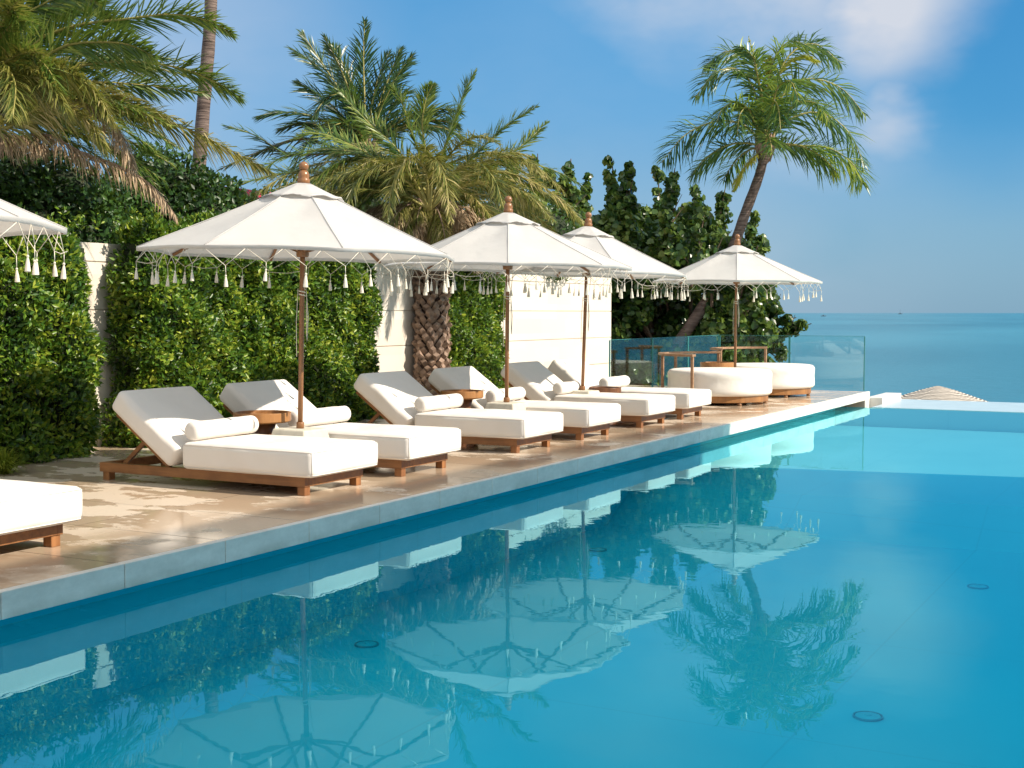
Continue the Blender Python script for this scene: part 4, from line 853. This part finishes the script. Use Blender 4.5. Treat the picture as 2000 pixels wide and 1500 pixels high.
coco('coconut palm with upright dark fronds behind the centre date palm', [(770, 760), (760, 620), (745, 480), (730, 400), (720, 330)], 24, .17, (715, 300), 0,
     [([(690, 220), (640, 140), (588, 62)], 1, 0, .8), ([(712, 200), (710, 120), (712, 42)], 1, 0, .0), ([(735, 220), (760, 150), (782, 95)], 1, 0, -.7), ([(700, 200), (672, 130), (650, 90)], 1, .5, .4), ([(680, 240), (630, 190), (582, 160)], 1, 0, .6),
      ([(660, 265), (600, 240), (548, 250)], 1, -.3, .3), ([(745, 250), (770, 200), (790, 180)], 1, .3, -.3), ([(660, 290), (590, 270), (520, 290), (430, 330)], 1, .5, 0), ([(680, 240), (640, 240), (600, 280), (570, 330)], 1, -.5, 0), ([(700, 230), (680, 190), (640, 190), (610, 230)], 1, -1, 0), ([(640, 300), (560, 300), (500, 265), (440, 245)], .8, 0, .2)],
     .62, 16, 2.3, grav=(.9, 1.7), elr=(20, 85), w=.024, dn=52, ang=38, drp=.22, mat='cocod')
coco('tall bare coconut trunk rising out of the top of the photo', [(380, 620), (378, 400), (388, 330), (398, 200), (408, 80), (412, 0), (412, -160), (408, -420)], 22, .125, (408, -440), 0, [], .62, 16, 2.2, elr=(-20, 75))
# ------------------------------------------------------------------ small planting
def tuft(name, lab, p, n, ln, mat):
    lf = LF(); k = n; az = rng.uniform(0, 2 * math.pi, k); el = rng.uniform(.35, 1.3, k); D_ = np.stack([np.cos(az) * np.cos(el), np.sin(az) * np.cos(el), np.sin(el)], 1); l = rng.uniform(.6, 1, k)[:, None] * ln
    P0 = rng.normal(0, .03, (k, 3)) * [1, 1, 0]; P1 = P0 + D_ * l * .55; P2 = P1 + D_ * l * .4 - np.array([0, 0, 1]) * l * .3; Sd = np.stack([-np.sin(az), np.cos(az), np.zeros(k)], 1); lf.strips(P0, P1, P2, np.full(k, .010), Sd)
    o = lf.build(name, mat); o.location = p; return tag(o, lab, 'plant')
p = atz(2, 925, HD); tuft('grass_tuft', 'bright yellow-green grassy tuft at the left edge above the cut-off lounger', (p.x, p.y, HD), 420, .42, 'grass')
p = atd(800, 760, 17.5); tuft('strappy_plant', 'thin strappy plant at the foot of the rough palm trunk', (-9.7, 15.3, HD), 60, .75, 'hedge')
# ------------------------------------------------------------------ red roofed house, thatched beach parasol, boats
def house(lab, c, w_, d_, h, rh):
    t = thing('red_roofed_house', lab, 'house', c, 'houses behind the garden wall'); MB().box((-w_ / 2 + .4, -d_ / 2 + .4, 0), (w_ / 2 - .4, d_ / 2 - .4, h)).build('wall', 'white', t)
    MB().add([(-w_ / 2, -d_ / 2, h), (w_ / 2, -d_ / 2, h), (w_ / 2, d_ / 2, h), (-w_ / 2, d_ / 2, h), (0, -d_ / 2 + w_ * .3, h + rh), (0, d_ / 2 - w_ * .3, h + rh)], [(0, 1, 4), (1, 2, 5, 4), (2, 3, 5), (3, 0, 4, 5), (3, 2, 1, 0)]).build('roof', 'redroof', t)
c = atd(885, 620, 26); house('red tiled roof glimpsed above the middle parasol', (c.x, c.y, .06), 3.6, 5.0, 1.95, 1.5)
c = atd(480, 620, 25); house('red tiled roof glimpsed left of the largest parasol', (c.x - .3, c.y, .06), 2.6, 4.0, 3.0, .95)
c = atd(1832, 752, 37); tp = thing('thatched_beach_parasol', 'round woven thatch parasol poking up beyond the pool edge', 'beach parasol', (c.x, c.y, -3.5)); ht_ = c.z + 3.5
r = MB(); nv = 64; prof = [(.06, 0), (.5, -.12), (1.1, -.33), (1.8, -.57), (2.3, -.75), (2.35, -.85)]; r.lathe(prof, nv); ro = r.build('thatch_roof', 'thatch', tp, True); ro.location = (0, 0, ht_ - .05)
MB().lathe([(.16, -.06), (.13, .0), (.11, .05), (.03, .08)], 16).build('cap', 'brass', tp, True); tp.children[-1].location = (0, 0, ht_ - .03)
MB().tube([(0, 0, 0), (0, 0, ht_ - .1)], .05, 10).build('pole', 'bark', tp)
def boat(lab, px, py, D, s, mast):
    c = atd(px, py, D); t = thing('fishing_boat', lab, 'boat', (c.x, c.y, -5), 'boats on the horizon'); t.rotation_euler = (0, 0, A)
    MB().add([(-4 * s, -1 * s, 1.2 * s), (-4 * s, 1 * s, 1.2 * s), (3 * s, 1 * s, 1.1 * s), (5 * s, 0, 1.9 * s), (3 * s, -1 * s, 1.1 * s), (-3.6 * s, -.7 * s, -.2), (-3.6 * s, .7 * s, -.2), (3 * s, .5 * s, -.2), (4 * s, 0, -.2), (3 * s, -.5 * s, -.2)],
             [(0, 4, 3, 2, 1), (0, 1, 6, 5), (1, 2, 7, 6), (2, 3, 8, 7), (3, 4, 9, 8), (4, 0, 5, 9)]).build('hull', 'boat', t)
    MB().box((-1.2 * s, -.6 * s, 1.2 * s), (1.2 * s, .6 * s, 2.6 * s)).build('cabin', 'boat', t)
    if mast: MB().tube([(0, 0, 2.6 * s), (0, 0, mast * s)], .22 * s, 6).build('mast', 'boat', t)
boat('small dark boat on the sea near the horizon, above the glass panel', 1608, 616, 2400, 1.15, 0); boat('distant boat with a tall mast on the horizon', 1758, 611.9, 6500, 2.6, 9)
print('objects', len(S.objects), 'faces', sum(len(o.data.polygons) for o in S.objects if o.type == 'MESH'))
